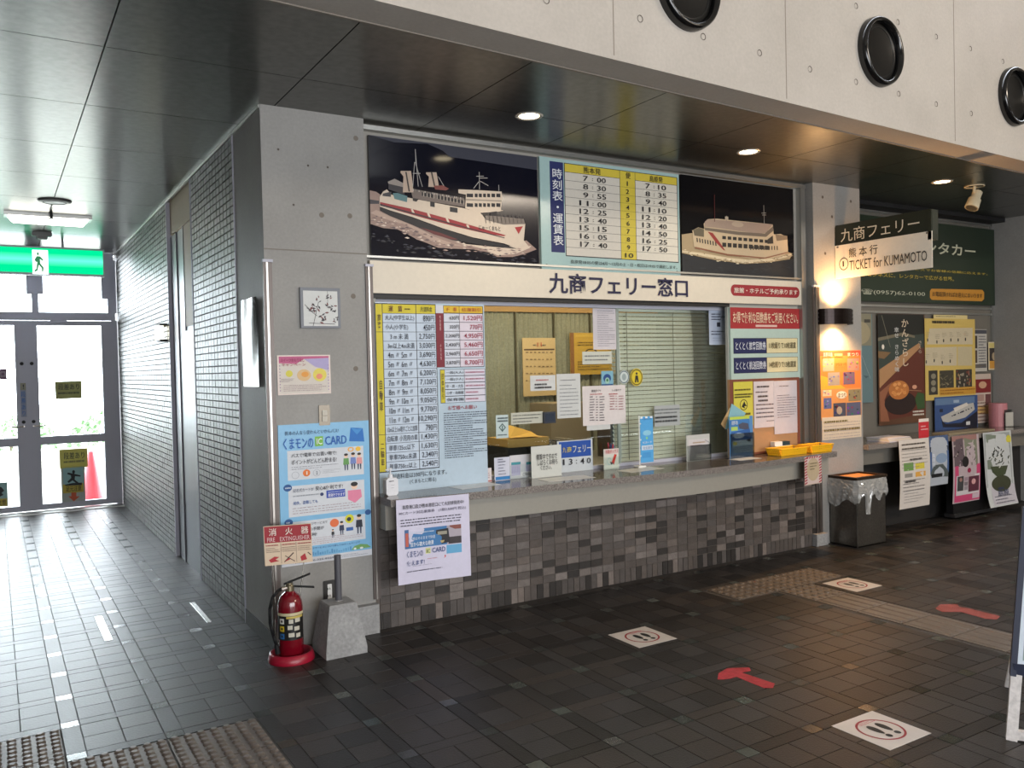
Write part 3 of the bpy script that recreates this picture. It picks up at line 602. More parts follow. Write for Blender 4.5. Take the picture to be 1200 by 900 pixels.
S.poly([(415, 487), (445, 493), (445, 523), (415, 517)], (30, 28, 32)); S.poly([(545, 520), (595, 528), (595, 560), (545, 552)], (40, 40, 44)); S.poly([(300, 462), (340, 468), (325, 487), (300, 480)], (36, 30, 30))
S.poly([(600, 405), (760, 412), (885, 420), (888, 462), (880, 540), (895, 545), (860, 553), (740, 560), (645, 530), (650, 440), (600, 430)], C1)
for a, b in ((655, 700), (708, 730), (735, 758), (763, 785), (790, 812), (818, 845), (850, 880)): S.poly([(a, 433), (b - 3, 434), (b - 3, 458), (a, 456)], (30, 28, 34)); S.poly([(a, 496), (b - 3, 498), (b - 3, 522), (a, 520)], (34, 32, 36))
S.poly([(650, 468), (885, 478), (885, 486), (650, 478)], (150, 138, 126)); S.poly([(810, 555), (855, 550), (855, 592), (810, 588)], (40, 34, 34)); S.poly([(770, 578), (830, 580), (1030, 600), (1040, 634), (900, 638), (780, 605)], (120, 110, 102))
for x in range(775, 1030, 26): S.line(x, 578, x + 8, 628, .004, (60, 56, 60))
for a, b in ((220, 60), (390, 62)):
    S.poly([(a, 284 if a < 300 else 292), (a + 68, 284 if a < 300 else 292), (a + 75, 330), (a + 85, 425 if a < 300 else 390), (a + 15, 425 if a < 300 else 388), (a + 18, 320), (a, 296 if a < 300 else 304)], (186, 164, 146)); S.poly([(a + 30, 290), (a + 40, 290), (a + 62, 420 if a < 300 else 388), (a + 52, 420 if a < 300 else 388)], (60, 50, 46))
for q in ((318, 142, 338, 385), (318, 225, 365, 388), (312, 225, 300, 388), (318, 140, 322, 230), (300, 300, 350, 300), (740, 290, 742, 405), (742, 330, 795, 330), (735, 355, 700, 400), (745, 350, 800, 380), (868, 375, 870, 415), (470, 320, 510, 388), (720, 318, 770, 318)): S.line(*q, .004, (170, 166, 160))
S.poly([(440, 380), (500, 378), (540, 400), (520, 412), (450, 405)], (120, 60, 54)); 
for i in range(26): 
    x = 300 + i * 13; S.rect(x, 402 + (x - 290) * .17, x + 6, 414 + (x - 290) * .17, rnd.choice([(190, 180, 168), (120, 110, 100), (90, 90, 94)]))
S.done()
S = wallsheet('timetable_sign', 'ferry timetable board with yellow header and blue upright title between the two ferry pictures', 'sign', (632, 183), (797.5, 323), (164, 192, 190), Y=.075, thick=.02, rough=.15)
u0, v0 = .057, .03
S.rect(.065, .03, .155, .845, (22, 34, 92)); S.vtext('時刻表・運賃表', .075, .09, .145, .79, (220, 222, 226), .02)
S.rect(.16, .03, 1.0 - .012, .875, (30, 32, 36)); ax, bx_, cx_ = .165, .55, .66
top, hb, bot = .036, .112, .869; rh = (bot - hb) / 10
S.rect(ax, top, bx_ - .003, hb - .004, (206, 186, 60)); S.rect(cx_ + .003, top, .983, hb - .004, (206, 186, 60)); S.rect(bx_, top, cx_, bot, (206, 186, 60))
for r in range(10):
    y = hb + r * rh; S.rect(ax, y, bx_ - .003, y + rh - .003, (206, 200, 188)); S.rect(cx_ + .003, y, .983, y + rh - .003, (210, 204, 190))
    if r: S.rect(bx_, y - .002, cx_, y, (90, 84, 40))
S.text('熊本発', .29, .045, .41, .102, (30, 28, 26)).text('便', .59, .045, .625, .105, (30, 28, 26)).text('島原発', .77, .047, .87, .104, (30, 28, 26))
for r, (a, b) in enumerate(zip('7:00 8:30 9:55 11:00 12:25 13:40 15:15 16:05 17:40'.split(), '7:10 8:35 9:40 11:10 12:20 13:40 14:50 16:25 17:50'.split())):
    y = hb + r * rh
    for tm, xr in ((a, .445), (b, .895)):
        h, mi = tm.split(':'); S.text(h, xr - .125 - (.062 if len(h) == 2 else .034), y + .016, xr - .125, y + rh - .012, bold=.02); S.text(':', xr - .098, y + .03, xr - .090, y + rh - .022, bold=.02); S.text(mi, xr - .062, y + .016, xr, y + rh - .012, bold=.02)
for r in range(10): S.text(str(r + 1), .597 if r == 0 else .59 if r < 9 else .575, hb + r * rh + .018, .604 if r == 0 else .612 if r < 9 else .635, hb + (r + 1) * rh - .014, bold=.02)
S.text('島原発18:05の便は4月〜12月の土・日・祝日は19:05で運航します。', .19, .905, .97, .94, (40, 50, 50)); S.ell(.025, .955, .04, .972, (30, 30, 30)); S.ell(.965, .955, .98, .972, (30, 30, 30)); S.done()
S = wallsheet('ferry_picture', 'dark framed picture of a smaller double-decked ferry, right above the window', 'picture', (797.5, 204), (931, 328), (15, 15, 18), Y=.075, thick=.02, rough=.1, coat=0., group='ferry pictures above the window')
S.view = (790, 200, 6.431); C2 = (186, 166, 136)
S.poly([(48, 640), (60, 625), (300, 675), (530, 705), (700, 695), (870, 672), (905, 660), (905, 805), (48, 770)], (24, 28, 34))
S.poly([(48, 480), (150, 468), (160, 560), (400, 640), (680, 665), (850, 612), (892, 625), (870, 668), (700, 693), (530, 703), (300, 672), (60, 622), (48, 600)], (160, 140, 108)); S.poly([(50, 600), (200, 620), (400, 655), (560, 672), (800, 655), (880, 625), (885, 645), (700, 685), (500, 690), (250, 650), (60, 615)], (206, 190, 158))
flecks(S, [(55, 610), (250, 655), (520, 688), (700, 680), (880, 640)], 90, 18, 10, [(220, 206, 176), (130, 112, 84), (196, 180, 150)]); flecks(S, [(60, 740), (400, 760), (880, 730)], 50, 45, 16, [(34, 38, 44), (16, 18, 22)]); S.poly([(135, 450), (180, 428), (225, 440), (220, 400), (250, 366), (320, 362), (740, 405), (748, 480), (800, 478), (850, 500), (856, 620), (800, 648), (680, 662), (560, 660), (400, 630), (200, 600), (145, 570)], C2)
S.poly([(228, 385), (250, 366), (740, 405), (690, 470), (640, 475), (480, 455), (300, 430), (225, 425)], (150, 130, 116)); S.poly([(225, 428), (480, 460), (680, 475), (740, 420), (748, 450), (690, 500), (480, 485), (230, 450)], (104, 92, 80))
for x in range(360, 690, 40): S.poly([(x, 492 + (x - 360) * .09), (x + 28, 494 + (x - 360) * .09), (x + 28, 518 + (x - 360) * .09), (x, 516 + (x - 360) * .09)], (26, 24, 24)); S.poly([(x, 542 + (x - 360) * .07), (x + 30, 544 + (x - 360) * .07), (x + 30, 576 + (x - 360) * .07), (x, 574 + (x - 360) * .07)], (30, 26, 24))
for x in range(165, 310, 20): S.poly([(x, 506 + (x - 165) * .2), (x + 9, 508 + (x - 165) * .2), (x + 12, 540 + (x - 165) * .2), (x + 3, 538 + (x - 165) * .2)], (40, 34, 28))
for x in range(570, 790, 20): S.rect(x, 568, x + 8, 598, (40, 34, 28))
S.poly([(250, 460), (288, 470), (340, 540), (382, 602), (370, 600), (310, 540)], (140, 44, 40)); S.poly([(700, 520), (740, 490), (745, 550), (700, 552)], (44, 38, 32)); S.poly([(760, 480), (850, 492), (850, 520), (770, 530)], (120, 104, 84)); S.poly([(140, 448), (182, 430), (222, 442), (222, 500), (150, 490)], (92, 84, 66))
for q in ((300, 180, 302, 385), (672, 260, 676, 405), (655, 320, 690, 320), (660, 335, 690, 335), (392, 340, 392, 380)): S.line(*q, .006, (130, 126, 118) if q[0] > 310 else (84, 30, 30))
S.rect(380, 345, 405, 372, (170, 156, 136)); S.ell(430, 380, 520, 430, (170, 152, 132)); S.poly([(160, 575), (400, 628), (680, 655), (855, 612), (855, 620), (680, 664), (400, 640), (150, 585)], (130, 84, 60)); S.done()
S = wallsheet('header_sign', 'long cream sign board with large navy ferry company characters over the ticket window', 'sign', (433.5, 305), (941, 357.5), (216, 206, 188), Y=.060, thick=.025, rough=.4)
S.view = (430, 300, 4.615); S.text('九商フェリー窓口', 981, 88, (805.8 - 430) * 4.615, (349 - 300) * 4.615, (22, 20, 62), .016)
S.view = (680, 300, 4.444)
x0, y0, x1, y1 = 783, 147, 1142, 219; (a, b), (e, f) = S.uv(x0, y0), S.uv(x1, y1); S.view = None; r_ = (f - b) * S.v.length / S.u.length / 2
S.poly([(e - r_ + r_ * math.cos(t), (b + f) / 2 + (f - b) / 2 * math.sin(t)) for t in [math.radians(k) for k in range(-90, 91, 15)]] + [(a + r_ - r_ * math.cos(t), (b + f) / 2 - (f - b) / 2 * math.sin(t)) for t in [math.radians(k) for k in range(-90, 91, 15)]], (150, 34, 44), True)
S.text('旅館・ホテルご予約承ります', a + .008, b + .12, e - .008, f - .12, (236, 226, 210), .02); S.done()

# ------------------------------------------------------------------ fare table
S = wallsheet('fare_table', 'tall pale blue fare table with yellow headings on the left of the ticket window', 'sign', (439.5, 354), (572, 566), (184, 202, 216), Y=.085, thick=.006, rough=.12, coat=0.)
v0, v1 = S.uv(0, 0)[1], 0
S.view = (0, 0, 1); va, vb = S.uv(460, 356.3)[1], S.uv(460, 552.2)[1]; rh = (vb - va) / 18; ul, un, up_, ue = S.uv(438.5, 370)[0] + .012, S.uv(448.5, 370)[0], S.uv(487.5, 370)[0], S.uv(510, 370)[0]
S.view = None; BK = (28, 30, 40); YE = (206, 190, 40); BLU = (192, 206, 222); RED = (120, 22, 40)
S.rect(ul - .006, va - .004, ue + .006, vb + .004, BK)
for (a, b, tx, ty) in ((0, 3, '旅客', (.35, .9)), (3, 14, '自動車', (.46, .78)), (14, 18, '二輪車', (.2, .85))):
    y0, y1 = va + a * rh, va + b * rh; S.rect(ul, y0 + .0012, un - .006, y1 - .0012, YE); S.vtext(tx, ul + .012, y0 + (y1 - y0) * ty[0], un - .018, y0 + (y1 - y0) * ty[1], (60, 40, 20), .03)
names = ['', '大人(中学生以上)', '小人(小学生)', '3 m 未 満', '3m以上4m未満', '4m 〃 5m 〃', '5m 〃 6m 〃', '6m 〃 7m 〃', '7m 〃 8m 〃', '8m 〃 9m 〃', '9m 〃 10m 〃', '10m 〃 11m 〃', '11m 〃 12m 〃', '12m以上1m増すごとに加算', '自転車 小児用の車', '単車125cc以下', '単車750cc未満', '単車750cc以上']
fares = ['', '890', '450', '2,750', '3,030', '3,690', '4,630', '6,200', '7,120', '8,050', '9,050', '9,770', '10,290', '790', '1,430', '1,630', '2,340', '2,540']
for r in range(18):
    y = va + r * rh; c = YE if r == 0 else BLU
    S.rect(un, y + .0012, up_ - .004, y + rh - .0012, c); S.rect(up_ + .002, y + .0012, ue, y + rh - .0012, c)
    if r == 0:
        S.text('運　賃', un + .05, y + .009, un + .17, y + rh - .009, (90, 30, 20), .04); S.micro(un + .19, y + .02, up_ - .03, y + rh - .018, 1, (60, 50, 20), .9); S.text('片道料金', up_ + .04, y + .01, ue - .03, y + rh - .01, (50, 60, 20), .03); continue
    L_ = names[r]; w_ = up_ - un; m_ = {1: (.06, .93), 2: (.06, .74), 3: (.2, .74), 4: (.12, .92), 13: (.05, .95), 14: (.04, .95), 15: (.08, .85), 16: (.08, .9), 17: (.08, .9)}.get(r, (.12, .84))
    S.text(L_, un + w_ * m_[0], y + .009, un + w_ * m_[1], y + rh - .009, (40, 44, 60), .012)
    n_ = fares[r]; xe = ue - .012; S.text('円', xe - .034, y + .010, xe, y + rh - .009, (36, 40, 54), .012); S.text(n_, xe - .040 - .0205 * len(n_), y + .009, xe - .040, y + rh - .007, (36, 40, 54), .01)
S.view = (500, 350, 7.5)
def U(x, y=300): return S.uv(x, y)[0]
def V(y, x=300): return S.uv(x, y)[1]
r0, r1, r2, r3 = U(84), U(150), U(292), U(494); w0 = V(62); w1 = V(130); w2_ = V(600); rr = (w2_ - w1) / 6
S.view = None
S.rect(r0, w0, r1, w1, (206, 208, 216)); S.rect(r0, w1, r1, w2_, RED); S.rect(r1, w0, r3 + .006, w2_ + .002, BK); S.rect(r1 + .004, w0 + .003, r2 - .004, w1 - .003, (214, 176, 36)); S.rect(r2, w0 + .003, r3, w1 - .003, (214, 176, 36))
S.text('種　類', r1 + .03, w0 + .011, r2 - .03, w1 - .011, (170, 70, 30), .04).text('往復割引', r2 + .02, w0 + .011, r3 - .02, w1 - .011, (170, 70, 30), .04); S.vtext('有効期間', r0 + .028, w1 + .012, r1 - .028, w1 + rr * 1.95, (214, 170, 170), .02).vtext('十日以内', r0 + .028, w1 + rr * 3.4, r1 - .028, w1 + rr * 5.2, (214, 170, 170), .02)
for r, (a, b) in enumerate((('630', '1,520'), ('320', '770'), ('2,200', '4,950'), ('2,430', '5,460'), ('2,960', '6,650'), ('3,870', '8,700'))):
    y = w1 + r * rr; S.rect(r1 + .004, y + .0015, r2 - .004, y + rr - .0015, (204, 208, 220)); S.rect(r2, y + .0015, r3, y + rr - .0015, (214, 204, 216))
    k = len(a + '円'); S.text(a + '円', r2 - .012 - .0215 * k, y + .014, r2 - .01, y + rr - .012, (40, 40, 50), .04); k = len(b + '円'); S.text(b + '円', r3 - .012 - .029 * k, y + .010, r3 - .01, y + rr - .008, (150, 30, 60), .02)
g0 = w2_ + .012; g1 = S.uv(0, 0)[1]; S.view = (435, 450, 6.427); g1 = S.uv(700, 138)[1]; h0 = S.uv(700, 175)[1]; S.view = None; gr = (g1 - g0) / 5
S.rect(r0 + .025, g0, r3 + .012, g1, BK); S.rect(r0 + .03, g0 + .003, r1 - .003, g1 - .003, YE); S.vtext('団体割引', r0 + .036, g0 + .02, r1 - .012, g1 - .02, (60, 50, 20), .02); rm = r2 + .03
for r, a in enumerate(('一般(大人)', '一般(小人)', '中・高・大生', '小学・幼稚園', '保育園')):
    y = g0 + r * gr; S.rect(r1, y + .002, rm, y + gr - .002, (196, 208, 222)); S.rect(rm + .004, y + .002, r3 + .008, y + gr - .002, (210, 206, 220)); S.text(a, r1 + .01, y + .010, rm - .012, y + gr - .010, (40, 40, 56), .02); S.micro(rm + .012, y + .012, r3, y + gr - .012, 1, (170, 110, 130), .8)
S.text('お客様へお願い', r1 + .02, h0 - .012, r3 - .08, h0 + .012, (150, 30, 50), .03); S.micro(r0 + .05, h0 + .022, r3 + .02, .845, 21, (50, 56, 74), .5)
S.view = (435, 450, 6.427); (a, b), (e, f) = S.uv(165, 682), S.uv(510, 705); S.view = None
S.text('別途料金は330円になります。', .10, vb + .014, .60, vb + .042, (40, 50, 64), .012).text('(くまもとに限る)', .26, vb + .052, .50, vb + .078, (40, 50, 64), .012); S.done()

# ------------------------------------------------------------------ signs right of the window
S = wallsheet('coupon_sign', 'pale sign with a red banner and two navy coupon lines, right of the blind', 'sign', (855.5, 360), (938, 443), (176, 196, 186), Y=.08, thick=.02, rough=.35)
S.rect(0, 0, 1, .29, (158, 36, 40)); S.text('お得で便利な回数券をご利用ください。', .03, .06, .97, .215, (232, 206, 176), .03); S.rect(.35, .235, .66, .265, (214, 180, 168))
for y, t, t2 in ((.42, 'とくとく旅客回数券', '11枚綴りで10枚運賃'), (.69, 'とくとく航送回数券', '14枚綴りで13枚運賃')):
    S.rect(.035, y, .965, y + .215, (60, 60, 60)); S.rect(.04, y + .005, .50, y + .21, (18, 28, 78)); S.rect(.505, y + .005, .96, y + .21, (216, 204, 160)); S.text(t, .06, y + .05, .485, y + .165, (214, 218, 226), .02); S.text(t2, .53, y + .06, .93, y + .15, (70, 60, 30), .02)
S.done()
S = wallsheet('cork_board', 'framed cork board with a yellow and two white notices, right end of the counter', 'board', (855, 445), (938, 527), (178, 134, 92), Y=.072, thick=.025, rough=.8)
for a, b, c, d in ((0, 0, 1, .035), (0, 0, .045, 1), (.955, 0, 1, 1), (0, .97, 1, 1)): S.rect(a, b, c, d, (122, 66, 48))
S.done(); cork = S.o
def pinned(lab, z0, z1, c, fn, Y=.066, view=(840, 440, 9.0), name='notice', cat='notice', group=None, thick=.0012, rough=.6, coat=0.):
    ox, oy, k = view; S = wallsheet(name, lab, cat, (ox + z0[0] / k, oy + z0[1] / k), (ox + z1[0] / k, oy + z1[1] / k), c, Y=Y, thick=thick, group=group, rough=rough, coat=coat); S.view = view; fn(S); return S.done()
def f(S): S.micro(185, 140, 370, 160, 1, (50, 50, 20), .8).micro(185, 190, 370, 235, 2, (50, 50, 20), .8); S.ell(242, 255, 325, 365, (40, 34, 26), hole=.86); S.poly([(262, 330), (290, 270), (300, 300), (318, 320), (290, 325), (300, 350)], (30, 28, 24)); S.micro(240, 390, 350, 420, 1, (50, 50, 20), .8)
pinned('yellow notice with a black ring symbol pinned on the cork board', (175, 70), (385, 520), (202, 192, 70), f)
def f(S): S.micro(420, 105, 560, 130, 1, (40, 36, 46), .8).micro(405, 160, 595, 185, 1, (60, 56, 70)).micro(430, 200, 590, 280, 2, (40, 36, 46), .6).micro(410, 290, 595, 450, 4, (60, 56, 70), .4).micro(520, 470, 600, 485, 1)
pinned('white notice with bold lines in the middle of the cork board', (388, 65), (608, 540), (206, 196, 198), f, .0655)
def f(S): S.micro(655, 100, 760, 120, 1, (70, 66, 74)).micro(630, 200, 835, 440, 10, (90, 84, 96), .35)
pinned('longer white notice with fine print at the right of the cork board', (600, 60), (852, 600), (196, 190, 196), f, .0645)

# ------------------------------------------------------------------ papers and stickers on the glass
VW = (570, 350, 6.925); YP = YG - .004
def f(S): S.micro(895, 90, 1040, 390, 17, (120, 116, 130), .3)
pinned('upright white paper with fine print, topmost on the glass', (862, 78), (1055, 412), (206, 200, 204), f, YP, VW, 'paper', 'paper')
def f(S): S.micro(795, 450, 1000, 510, 2, (110, 114, 118), .4)
pinned('small pale slip on the glass below the topmost paper', (778, 430), (1018, 528), (196, 198, 186), f, YP - .002, VW, 'paper', 'paper')
def f(S): S.micro(400, 652, 500, 668, 1, (180, 90, 90), .7).micro(388, 685, 540, 730, 2, (30, 30, 36), .8)
pinned('white slip with bold lines on the glass, overlapping the calendar', (355, 625), (562, 742), (202, 204, 202), f, YP, VW, 'paper', 'paper')
def f(S): S.micro(595, 652, 720, 668, 1, (120, 120, 126)).micro(590, 690, 745, 950, 9, (130, 134, 140), .3)
pinned('plain white paper with fine print on the glass beside the small timetable', (568, 612), (768, 962), (200, 202, 200), f, YP - .0015, VW, 'paper', 'paper')
def f(S):
    S.text('時刻ダイヤ', 850, 738, 925, 758, (40, 36, 46), .04).text('ドック用ダイヤ', 1015, 735, 1090, 750, (40, 36, 46), .04); S.micro(838, 768, 935, 782, 1, (180, 80, 80), .6).micro(990, 765, 1100, 780, 1, (180, 80, 80), .6)
    for r in range(10):
        for x, w_ in ((835, 40), (885, 18), (915, 40)): S.micro(x, 790 + r * 21, x + w_, 803 + r * 21, 1, (60, 54, 66), .7)
    for r in range(6):
        for x, w_ in ((998, 40), (1044, 14), (1070, 40)): S.micro(x, 784 + r * 21, x + w_, 797 + r * 21, 1, (150, 90, 90), .7)
pinned('wide white sheet with two small timetables stuck on the glass', (778, 712), (1133, 1010), (214, 206, 204), f, YP - .003, VW, 'paper', 'paper')
pinned('blank white strip hanging below the small timetables on the glass', (815, 1012), (1006, 1058), (198, 200, 198), lambda S: None, YP, VW, 'paper', 'paper')
def f(S): S.ell(948, 612, 1012, 680, (30, 70, 130)); S.ell(962, 640, 1000, 690, (150, 190, 176)); S.ell(972, 650, 990, 672, (60, 120, 80)); S.rect(935, 694, 1028, 706, (40, 80, 130))
pinned('square sticker with a blue arch on the glass', (932, 588), (1030, 708), (120, 170, 190), f, YP, VW, 'sticker', 'sticker')
def oval(lab, x0, y0, x1, y1, c, ring, fn):
    a, b = at(x0, y0, Y=YP - .001), at(x1, y1, Y=YP - .001); S = Sheet('sticker', lab, 'sticker', a, (b.x - a.x, 0, 0), (0, 0, b.z - a.z), paint(c), .001)
    n = 32; mbb = MB(); P = [(.5 + .5 * math.cos(2 * math.pi * i / n), .5 + .5 * math.sin(2 * math.pi * i / n)) for i in range(n)]
    mbb.add([S.m(u, v, 0) for u, v in P] + [S.m(u, v, -.001) for u, v in P], [list(range(n))[::-1], list(range(n, 2 * n))] + [[i, (i + 1) % n, (i + 1) % n + n, i + n] for i in range(n)], paint(c))
    o = mbb.build('tmp'); me = o.data; S.o.data = me; me.name = 'sticker'; bpy.data.objects.remove(o); S.ell(.04, .04, .96, .96, ring, hole=.86); fn(S); S.done()
oval('clear oval sticker with a dark ring on the glass, left of the yellow one', 725, 434, 737.5, 449.5, (196, 206, 204), (70, 90, 100), lambda S: S.ell(.3, .25, .7, .75, (150, 164, 164)))
oval('yellow oval sticker with a black figure on the glass', 738.5, 432, 753.5, 452, (214, 190, 40), (90, 80, 30), lambda S: (S.ell(.42, .22, .58, .36, (30, 30, 30)), S.poly([(.4, .4), (.6, .4), (.66, .8), (.54, .8), (.5, .6), (.46, .8), (.34, .8)], (30, 30, 30))))
VX = (680, 350, 6.924)
def f(S): S.micro(1065, 75, 1170, 95, 1, (120, 130, 150)).micro(1060, 115, 1175, 180, 3, (80, 84, 100), .6); S.rect(1108, 192, 1136, 228, (50, 52, 64)); S.micro(1060, 255, 1175, 300, 2, (80, 84, 100), .6).micro(1070, 310, 1170, 350, 2, (150, 160, 180))
pinned('pale bluish paper on the glass right beside the red coupon banner', (1042, 62), (1178, 374), (176, 186, 204), f, YP, VX, 'paper', 'paper')
def f(S): S.micro(500, 140, 720, 185, 2, (110, 116, 118), .5).micro(505, 205, 700, 260, 2, (50, 54, 60), .7)
pinned('grey plastic plate with fine print behind the small blue banner', (500, 118), (727, 285), (168, 172, 172), f, YP, (700, 460, 7.5), 'plate', 'sign')
VY = (570, 470, 7.5)
def f(S): S.micro(95, 140, 185, 185, 2, (40, 60, 70), .7); S.poly([(140, 195), (172, 232), (140, 270), (108, 232)], (50, 80, 80)); S.poly([(140, 206), (162, 232), (140, 258), (118, 232)], (176, 196, 196)); S.poly([(136, 215), (144, 215), (144, 270), (136, 270)], (50, 80, 80)); S.micro(95, 285, 185, 308, 1, (60, 80, 90))
pinned('small upright sign with a diamond arrow on the glass above the counter', (82, 125), (195, 322), (186, 202, 202), f, YP, VY, 'sign_card', 'sign')
pinned('narrow pale strip of print on the glass right of the diamond arrow sign', (215, 105), (500, 190), (186, 186, 172), lambda S: S.micro(230, 115, 480, 185, 3, (100, 104, 100), .4), YP, VY, 'paper', 'paper')
o = MB(); a, b = at(637.5, 483, Y=YP - .02), at(651.5, 495.5, Y=YP - .02); o.bbox(a.x, YP - .02, b.z, b.x, YP, a.z, paint((40, 46, 58), .4), .003); o.box(a.x + .012, YP - .0215, b.z + .012, b.x - .012, YP - .02, a.z - .012, paint((52, 60, 74), .2)); tag(o.build('card_reader'), 'small square dark device fixed to the glass above the departure sign', 'device')
struct(MB().box(-.2, .34, -.1, 4.04, 2.4, -.001, GROUT).build('floor_office'))

# ------------------------------------------------------------------ ceiling fittings
HOT = paint((255, 236, 196), .4, emit=9)
def downlight(x, y, lab):
    t = thing('downlight', lab, 'downlight', (x, y, 3.03), 'round recessed downlights')
    MB().lathe((x, y, 3.03), [(.060, .02), (.062, -.002), (.078, -.006), (.084, .0)], paint((200, 196, 188), .3, .3), 32).build('rim', t, True)
    MB().lathe((x, y, 3.03), [(0, -.0025), (.03, -.003), (.061, -.001)], HOT, 32).build('lamp_disc', t)
    l = bpy.data.lights.new('downlight_lamp', 'SPOT'); l.energy = 26; l.spot_size = math.radians(150); l.spot_blend = 1.0; l.color = (1, .86, .64); l.shadow_soft_size = .05
    o = bpy.data.objects.new('downlight_lamp', l); COL.objects.link(o); o.location = (x, y, 3.02)
for (px, py), lab in (((620, 136), 'round downlight in the ceiling above the timetable, nearest of the three'), ((877, 178), 'middle round downlight above the smaller ferry picture'), ((1104, 213), 'farthest round downlight, above the rental counter')):
    p = at(px, py, Z=3.03); downlight(p.x, p.y, lab)
def spot(px, py, lab):
    p = at(px, py, Z=3.03); t = thing('spotlight', lab, 'spotlight', p, 'adjustable ceiling spotlights'); CR = paint((206, 192, 160), .4)
    MB().lathe(p, [(.075, .002), (.082, -.004), (.08, -.009), (.07, -.006), (.066, .0)], CR, 28).build('ring', t, True)
    MB().tube(p, p + Vector((-.01, 0, -.06)), .012, CR).build('stem', t)
    d = Vector((-.45, .1, -.9)).normalized(); a = p + Vector((.03, -.01, -.05))
    MB().tube(a, a + d * .07, .04, CR, 20).build('neck', t); MB().tube(a + d * .075, a + d * .16, .052, CR, 24, .056).tube(a + d * .07, a + d * .075, .035, DARK, 20).build('head', t); MB().tube(a + d * .161, a + d * .163, .045, paint((90, 84, 70), .3), 20).build('lens', t)
spot(1142, 218, 'cream adjustable spotlight on a round base right of the farthest downlight'); spot(1213, 232, 'cream adjustable spotlight at the right edge of the picture')
p = at(64, 235, Z=3.03); sp = thing('ceiling_speaker', 'round flat dark disc on the corridor ceiling before the tube lamp', 'speaker', p)
MB().lathe(p, [(0, -.018), (.10, -.018), (.125, -.012), (.13, 0)], paint((96, 96, 94), .4, .3), 36).build('cover', sp, True); MB().lathe(p, [(.08, -.0185), (.085, -.021), (.09, -.0185)], DARK, 32).build('ring', sp)
p = at(60, 249, Z=3.03); t = thing('sprinkler', 'small sprinkler head between the ceiling disc and the tube lamp', 'sprinkler', p); MB().tube(p, p - Vector((0, 0, .05)), .012, DARK).build('stem', t); MB().lathe(p, [(0, -.06), (.03, -.055), (.03, -.05), (0, -.05)], DARK, 12).build('deflector', t)
p = at(56, 256, Z=3.0); t = thing('ceiling_lamp', 'bright white fluorescent lamp across the corridor ceiling', 'lamp', (p.x, p.y, 3.03))
x0, x1 = at(9, 252, Y=p.y).x, at(103, 258, Y=p.y).x
MB().box(x0 - .03, p.y - .09, 3.0, x1 + .03, p.y + .09, 3.03, ALU).build('base_plate', t); MB().add([(x0, p.y - .08, 3.0), (x1, p.y - .08, 3.0), (x1, p.y + .08, 3.0), (x0, p.y + .08, 3.0), (x0 + .04, p.y - .055, 2.95), (x1 - .04, p.y - .055, 2.95), (x1 - .04, p.y + .055, 2.95), (x0 + .04, p.y + .055, 2.95)], [(4, 7, 6, 5), (0, 4, 5, 1), (1, 5, 6, 2), (2, 6, 7, 3), (3, 7, 4, 0)], paint((255, 250, 236), .4, emit=9)).build('diffuser', t)
# green exit light box
GY = 5.6; a, b = at(-40, 292, Y=GY), at(121, 321.5, Y=GY)
gx0, gx1, gz1, gz0 = a.x, b.x, at(60, 291.5, Y=GY).z, at(60, 320, Y=GY).z
t = thing('exit_sign', 'long green illuminated exit light box hanging before the corridor doors', 'sign', ((gx0 + gx1) / 2, GY, gz1))
MB().box(gx0, GY, gz0 - .02, gx1 + .02, GY + .14, gz1 + .02, ALU_D).build('housing', t)
m = bpy.data.materials.new('lit_green_acrylic'); m.use_nodes = True; nt = m.node_tree; nt.nodes.clear(); o_ = nt.nodes.new('ShaderNodeOutputMaterial'); e_ = nt.nodes.new('ShaderNodeEmission'); g_ = nt.nodes.new('ShaderNodeNewGeometry'); sx = nt.nodes.new('ShaderNodeSeparateXYZ'); mr_ = nt.nodes.new('ShaderNodeMapRange')
nt.links.new(g_.outputs['Position'], sx.inputs[0]); mm = nt.nodes.new('ShaderNodeMath'); mm.operation = 'SUBTRACT'; mm.inputs[1].default_value = (gz0 + gz1) / 2 + .01; nt.links.new(sx.outputs['Z'], mm.inputs[0]); ab = nt.nodes.new('ShaderNodeMath'); ab.operation = 'ABSOLUTE'; nt.links.new(mm.outputs[0], ab.inputs[0]); nt.links.new(ab.outputs[0], mr_.inputs[0]); mr_.inputs[1].default_value = 0; mr_.inputs[2].default_value = .07; mr_.inputs[3].default_value = 1; mr_.inputs[4].default_value = 0
cr = nt.nodes.new('ShaderNodeMix'); cr.data_type = 'RGBA'; cr.inputs[6].default_value = (0, .62, .24, 1); cr.inputs[7].default_value = (.12, .95, .60, 1); nt.links.new(mr_.outputs[0], cr.inputs[0]); nt.links.new(cr.outputs[2], e_.inputs[0]); e_.inputs[1].default_value = 1.5; nt.links.new(e_.outputs[0], o_.inputs[0])
MB().box(gx0 + .01, GY - .006, gz0, gx1, GY, gz1, m).build('green_panel', t)
S = Sheet('pictogram', None, None, at(37.5, 292.5, Y=GY - .008), (at(56, 292, Y=GY).x - at(37.5, 292, Y=GY).x, 0, 0), (0, 0, gz0 - gz1 + .004), paint((240, 255, 246), .4, emit=1.6), .001, parent=t)
G_ = paint((0, 140, 80), .4, emit=.5)
S.poly([(.3, .1), (.42, .1), (.42, .22), (.3, .22)], G_); S.poly([(.28, .26), (.5, .26), (.7, .4), (.66, .46), (.48, .38), (.5, .56), (.7, .72), (.66, .9), (.58, .9), (.58, .76), (.4, .62), (.3, .86), (.12, .92), (.1, .86), (.24, .78), (.3, .5), (.2, .5), (.14, .4)], G_); S.done()
